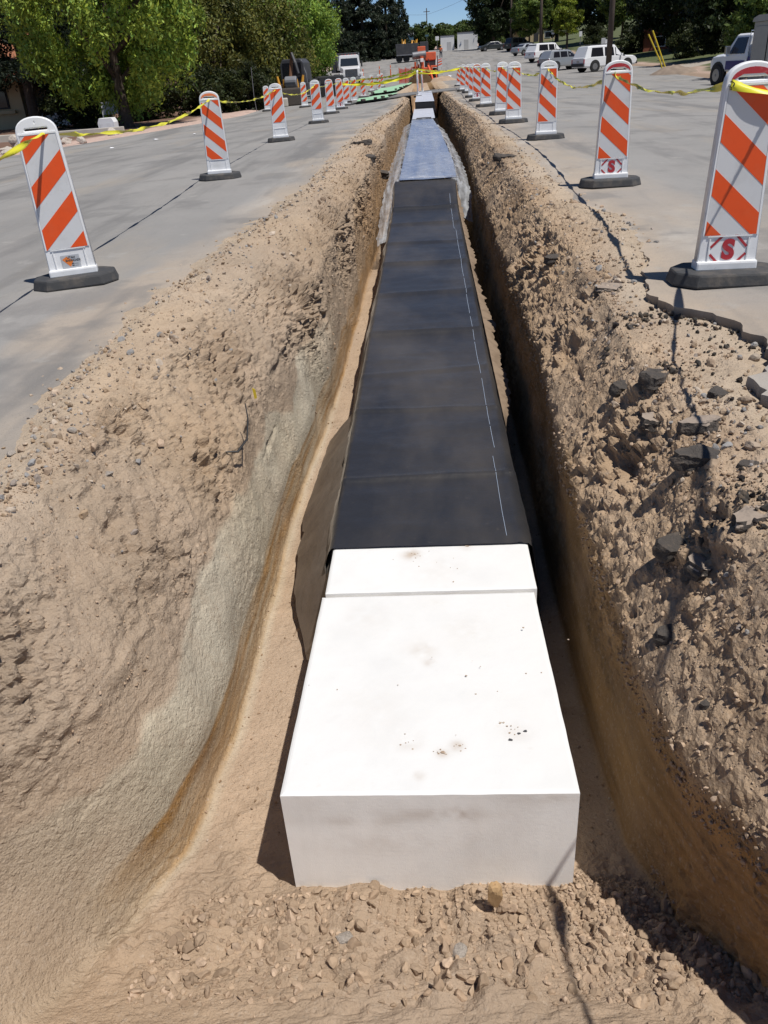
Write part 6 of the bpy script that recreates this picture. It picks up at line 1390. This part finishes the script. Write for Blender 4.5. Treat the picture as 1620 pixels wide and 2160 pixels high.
for x in (-.6, 0, .6): mb = MB(); mb.tube([(x, 0, 0), (x, 0, 1.35)], .035, 6); mb.build('mesh_post', MT['machine_orange'], root)
mb = MB()
for k in range(14): mb.box(-.62+k*.092, -.6+k*.092+.03, -.012, .012, .05, 1.2+.08*math.sin(k))
for k in range(12): mb.box(-.62, .62, -.013, .013, .06+k*.1, .105+k*.1)
mb.build('plastic_mesh', MT['mesh_red'], root)
tag(root, 'red orange plastic mesh barrier left of the dark soil heap', 'barrier')
root = empty('traffic_cone', (-2.45, 96, Z(-2.45, 96)+.02))
mb = MB(); mb.tube([(0, 0, .03), (0, 0, .9), (0, 0, .92)], [.17, .035, .02], 16); mb.build('cone_shell', MT['cone_orange'], root); box_part(root, 'cone_base', 'cone_orange', -.22, .22, -.22, .22, 0, .04, .01); mb = MB(); mb.tube([(0, 0, .5), (0, 0, .64)], [.096, .075], 16); mb.build('white_collar', MT['sheet_white'], root)
tag(root, 'orange traffic cone behind the mesh barrier', 'traffic cone')
root = empty('folding_barricade', (1.95, 112, Z(1.95, 112)+.02), .1)
mb = MB(); mb.box(-.3, .3, -.03, .0, .35, 1.25); mb.build('barricade_board', MT['sheet_white'], root)
for k in range(3): mb = MB(); mb.add([(-.3, -.034, .42+k*.28), (.3, -.034, .62+k*.28), (.3, -.034, .76+k*.28 if k < 2 else 1.24), (-.3, -.034, .56+k*.28)], [(0, 1, 2, 3)]); mb.build('orange_stripe', MT['sheet_orange'], root)
mb = MB(); mb.tube([(-.32, 0, 1.3), (-.6, -.5, 0)], .03, 6); mb.build('barricade_leg', MT['white_plastic'], root); mb = MB(); mb.tube([(.32, 0, 1.3), (.32, .4, 0)], .03, 6); mb.build('barricade_leg', MT['white_plastic'], root)
tag(root, 'small folding barricade with white leg right of the orange machine', 'barricade')
o = rock_thing('rubbish_bag', 'white plastic bag lying on the dirt right of the soil heap', 'bag', (2.45, 86.5, Z(2.4, 86.5)+.2), (.33, .26, .30), 77, MT['bag_white'], .3, .9, rough=.35, sub=4)
o = rock_thing('rubbish_bag', 'crumpled white and dark red bag left of the plain white one', 'bag', (1.75, 86.2, Z(1.8, 86)+.12), (.5, .25, .2), 78, MT['bag_red'], .2, .7, rough=.35, sub=4)

def skin_body(name, nodes, edges, m, parent, sub=2):
    me = bpy.data.meshes.new(name); me.from_pydata([n[0] for n in nodes], edges, []); o = bpy.data.objects.new(name, me); COL.objects.link(o)
    sk_ = o.modifiers.new('s', 'SKIN'); 
    for i, n in enumerate(nodes): me.skin_vertices[0].data[i].radius = (n[1], n[2] if len(n) > 2 else n[1])
    me.skin_vertices[0].data[0].use_root = True
    ss = o.modifiers.new('ss', 'SUBSURF'); ss.levels = sub; ss.render_levels = sub
    mm = eval_mesh(o); bpy.data.objects.remove(o)
    mm.polygons.foreach_set('use_smooth', [True]*len(mm.polygons)); return link(name, mm, parent, m)
root = empty('person', (2.72, 141.5, Z(2.72, 141.5)), rad(160))
N = [((0, 0, .96), .13, .11), ((0, 0, 1.18), .13, .10), ((0, .01, 1.38), .15, .10), ((0, .01, 1.49), .06), ((0, -.01, 1.56), .07, .08), ((0, -.02, 1.66), .085, .095), ((0, -.01, 1.75), .05),
     ((-.17, .01, 1.42), .055), ((-.25, .02, 1.16), .045), ((-.24, -.10, .93), .035), ((-.23, -.14, .85), .035, .02), ((.17, .01, 1.42), .055), ((.26, .02, 1.16), .045), ((.25, -.08, .93), .035), ((.24, -.12, .85), .035, .02),
     ((-.10, 0, .88), .09), ((-.14, -.02, .50), .06), ((-.16, .02, .10), .045), ((-.16, -.12, .04), .04, .035), ((.10, 0, .88), .09), ((.14, -.02, .50), .06), ((.17, .02, .10), .045), ((.17, -.12, .04), .04, .035)]
E_ = [(0, 1), (1, 2), (2, 3), (3, 4), (4, 5), (5, 6), (2, 7), (7, 8), (8, 9), (9, 10), (2, 11), (11, 12), (12, 13), (13, 14), (0, 15), (15, 16), (16, 17), (17, 18), (0, 19), (19, 20), (20, 21), (21, 22)]
skin_body('body', N, E_, MT['skin'], root)
skin_body('vest', [((0, 0, .98), .155, .135), ((0, 0, 1.2), .155, .125), ((0, .01, 1.40), .17, .12), ((-.2, .01, 1.40), .07), ((-.255, .02, 1.2), .058), ((.2, .01, 1.40), .07), ((.26, .02, 1.2), .058)], [(0, 1), (1, 2), (2, 3), (3, 4), (2, 5), (5, 6)], MT['vest'], root)
skin_body('trousers', [((0, 0, .95), .145, .125), ((-.105, 0, .86), .105), ((-.142, -.02, .50), .078), ((-.16, .02, .12), .066), ((.105, 0, .86), .105), ((.142, -.02, .50), .078), ((.17, .02, .12), .066)], [(0, 1), (1, 2), (2, 3), (0, 4), (4, 5), (5, 6)], MT['jeans'], root)
mb = MB(); mb.tube([(0, -.01, 1.68), (0, -.01, 1.70), (0, -.01, 1.79), (0, -.01, 1.82)], [.15, .118, .10, .03], 16); mb.build('hard_hat', MT['hat'], root, smooth=True)
tag(root, 'person in orange vest and dark trousers standing on the road before the white sheds', 'person')

# ------------------------------------------------------------------ sheds, houses, poles, signs
def shed(x, y, w_, hgt, dx, label, mark):
    root = empty('white_shed', (x, y, Z(x, y)), rad(-2))
    box_part(root, 'wall', 'white_paint', 0, w_, 0, 3, -.4, hgt)
    box_part(root, 'door', 'sign_face', dx, dx+.9, -.03, -.002, 0, hgt*.58); box_part(root, 'roof_edge', 'trim_dark', -.05, w_+.05, -.08, 3.05, hgt+.003, hgt+.1)
    if mark:
        mb = MB(); mb.tube([(.55, -.04, .6), (.75, -.04, 1.5)], .05, 5); mb.tube([(.4, -.04, .9), (.85, -.04, 1.1)], .04, 5); mb.tube([(3.3, -.04, 1.2), (3.5, -.04, 2.0)], .05, 5); mb.build('graffiti_mark', mat('graffiti', (.08, .14, .25), .6), root)
    tag(root, label, 'shed', 'white sheds at the end of the road')
shed(3.75, 196, 2.85, 2.75, 1.35, 'left white shed with a grey door', 0)
shed(7.25, 195, 4.2, 3.15, 1.4, 'wider right white shed with a grey door and blue marks', 1)
def house(name, x, y, w_, d_, h_, m, label, rz=0.):
    root = empty(name, (x, y, Z(min(x, 59), y)-.2), rz)
    box_part(root, 'wall', m, -w_/2, w_/2, 0, d_, -.5, h_)
    mb = MB(); mb.add([(-w_/2-.4, -.4, h_+.003), (w_/2+.4, -.4, h_+.003), (w_/2+.4, d_+.4, h_+.003), (-w_/2-.4, d_+.4, h_+.003), (-w_/2-.4, d_/2, h_+1.7), (w_/2+.4, d_/2, h_+1.7)], [(0, 3, 2, 1), (0, 1, 5, 4), (2, 3, 4, 5), (1, 2, 5), (3, 0, 4)]); mb.build('roof', MT['trim_dark'] if m == 'brick' else MT['roof'], root)
    for k in (-.3, .25):
        f_ = box_part(root, 'window', 'white_paint', w_*k-.6, w_*k+.6, -.05, -.003, 1.1, 2.2); box_part(f_, 'pane', 'glass', w_*k-.5, w_*k+.5, -.08, -.053, 1.2, 2.1)
    box_part(root, 'door', 'trim_dark', -.45, .45, -.06, -.004, 0, 2.05)
    return tag(root, label, 'house')
house('brick_house', 29.5, 106, 9, 7, 3.2, 'brick', 'red brick house glimpsed through the dark trees on the right', rad(-10))
house('beige_house', 22.5, 186, 9, 7, 3.4, 'stucco', 'beige house glimpsed between trunks behind the dark green wagon')
def pole(x, y, r0, hgt, label, lean=0.):
    g = Z(x, y); root = empty('utility_pole', (x, y, g-.2)); mb = MB(); mb.tube([(0, 0, 0), (lean*hgt*.5, 0, hgt*.5), (lean*hgt, 0, hgt)], [r0, r0*.9, r0*.75], 12); mb.build('pole_shaft', MT['pole_wood'], root, smooth=True)
    box_part(root, 'cross_arm', 'pole_wood', lean*hgt-1.1, lean*hgt+1.1, -.18, -.06-.0, hgt-.75, hgt-.62)
    for s_ in (-.9, -.4, .4, .9): mb = MB(); mb.tube([(lean*hgt+s_, -.12, hgt-.62), (lean*hgt+s_, -.12, hgt-.48)], .04, 6); mb.build('insulator', MT['steel_grey'], root)
    return tag(root, label, 'utility pole', 'wooden utility poles on the right')
pole(12.35, 62., .19, 10.5, 'nearest and thickest wooden utility pole, crossing the white SUV')
pole(15.2, 121., .19, 11, 'second wooden utility pole, above the long white wagon')
pole(14.3, 152., .17, 11.5, 'third wooden utility pole, above the dark green wagon')
root = empty('utility_pole', (1.35, 262, Z(1.35, 262))); mb = MB(); mb.tube([(0, 0, 0), (0, 0, 9.3)], [.16, .12], 8); mb.build('pole_shaft', MT['pole_wood'], root); box_part(root, 'cross_arm', 'pole_wood', -.9, .9, -.06, .06, 8.4, 8.55)
tag(root, 'small distant pole rising from the hedge into the sky gap', 'utility pole')
for i, (a, b, s_) in enumerate([((-14, 150, 14.2), (14.3, 152, 13.6), .6), ((-12, 262, 14.5), (1.35, 262, 12.8), .4), ((1.35, 262, 12.8), (15, 200, 14.8), .5)]):
    a = Vector(a); b = Vector(b); pts = [a.lerp(b, t)-Vector((0, 0, 4*s_*t*(1-t))) for t in np.linspace(0, 1, 16)]
    mb = MB(); mb.tube(pts, .018 if i == 0 else .022, 5); tag(mb.build('power_line', MT['wire']), ['thin power line crossing the top of the sky gap', 'thin power line left of the small distant pole', 'thin power line right of the small distant pole'][i], 'power line')
def signpost(x, y, hgt, w_, h2, label, m='sign_face'):
    root = empty('street_sign', (x, y, Z(x, y))); mb = MB(); mb.tube([(0, 0, 0), (0, 0, hgt)], .035, 6); mb.build('sign_post', MT['steel_grey'], root); box_part(root, 'sign_plate', m, -w_/2, w_/2, -.06, -.036, hgt-h2, hgt, .01); tag(root, label, 'sign')
signpost(19.8, 118, 2.6, .36, .55, 'small pale sign on a post above the white wagon, left one', 'white_plastic')
signpost(17.9, 92, 2.3, .32, .5, 'small white sign between the silver wagon and the white SUV', 'white_plastic')
signpost(17.0, 88.5, 2.5, .38, .6, 'grey backed sign left of the small white sign')
signpost(19.4, 140, 2.6, .45, .6, 'pale sign below the yellow green tree', 'white_plastic')
signpost(2.9, 186, 2.7, .7, .7, 'pale square sign left of the white sheds', 'white_plastic')
signpost(.9, 196, 3.2, .7, .35, 'small green street name sign before the hedge', 'teal')
root = empty('teal_building', (-3.2, 203, Z(-3, 203))); box_part(root, 'wall', 'teal', -.8, 1.2, 0, 3, 0, 3.4); box_part(root, 'gable', 'white_paint', -.9, 1.3, -.1, 3.1, 3.41, 3.75); tag(root, 'small teal building above the dark dump truck', 'building')
mb = MB(); mb.tube([(14.83, 62, 1.95), (15.75, 62, .35), (16., 62, -.3)], .045, 8); tag(mb.build('yellow_post', MT['yellow_post']), 'shorter slanting yellow post, left of the pair by the rubble', 'post', 'slanting yellow posts')
mb = MB(); mb.tube([(15.15, 62.3, 2.15), (16.2, 62.3, -.05), (16.35, 62.3, -.4)], .05, 8); tag(mb.build('yellow_post', MT['yellow_post']), 'longer slanting yellow post, right of the pair by the rubble', 'post', 'slanting yellow posts')
mb = MB(); mb.box(-2.2, 2.2, -.25, .25, 0, .16); o = mb.build('kerb_stone', MT['concrete'], bevel=.04); o.location = (-8.8, 163, Z(-8.8, 163)); o.rotation_euler = (0, 0, .1); tag(o, 'pale kerb island beyond the orange delineator posts', 'kerb')
# small litter on the left pavement
for i, (x, y) in enumerate([(-7.8, 25.2), (-8.2, 22.6), (-6.9, 26.2)]):
    o = rock_thing('paper_scrap', ['white paper scrap on the left lane, nearest of three', 'white paper scrap on the left lane, leftmost of three', 'white paper scrap on the left lane, farthest of three'][i], 'paper scrap', (x, y, Z(x, y)+.02), (.09, .05, .03), 300+i, MT['bag_white'], i, .5, 'paper scraps on the left lane', sub=2)
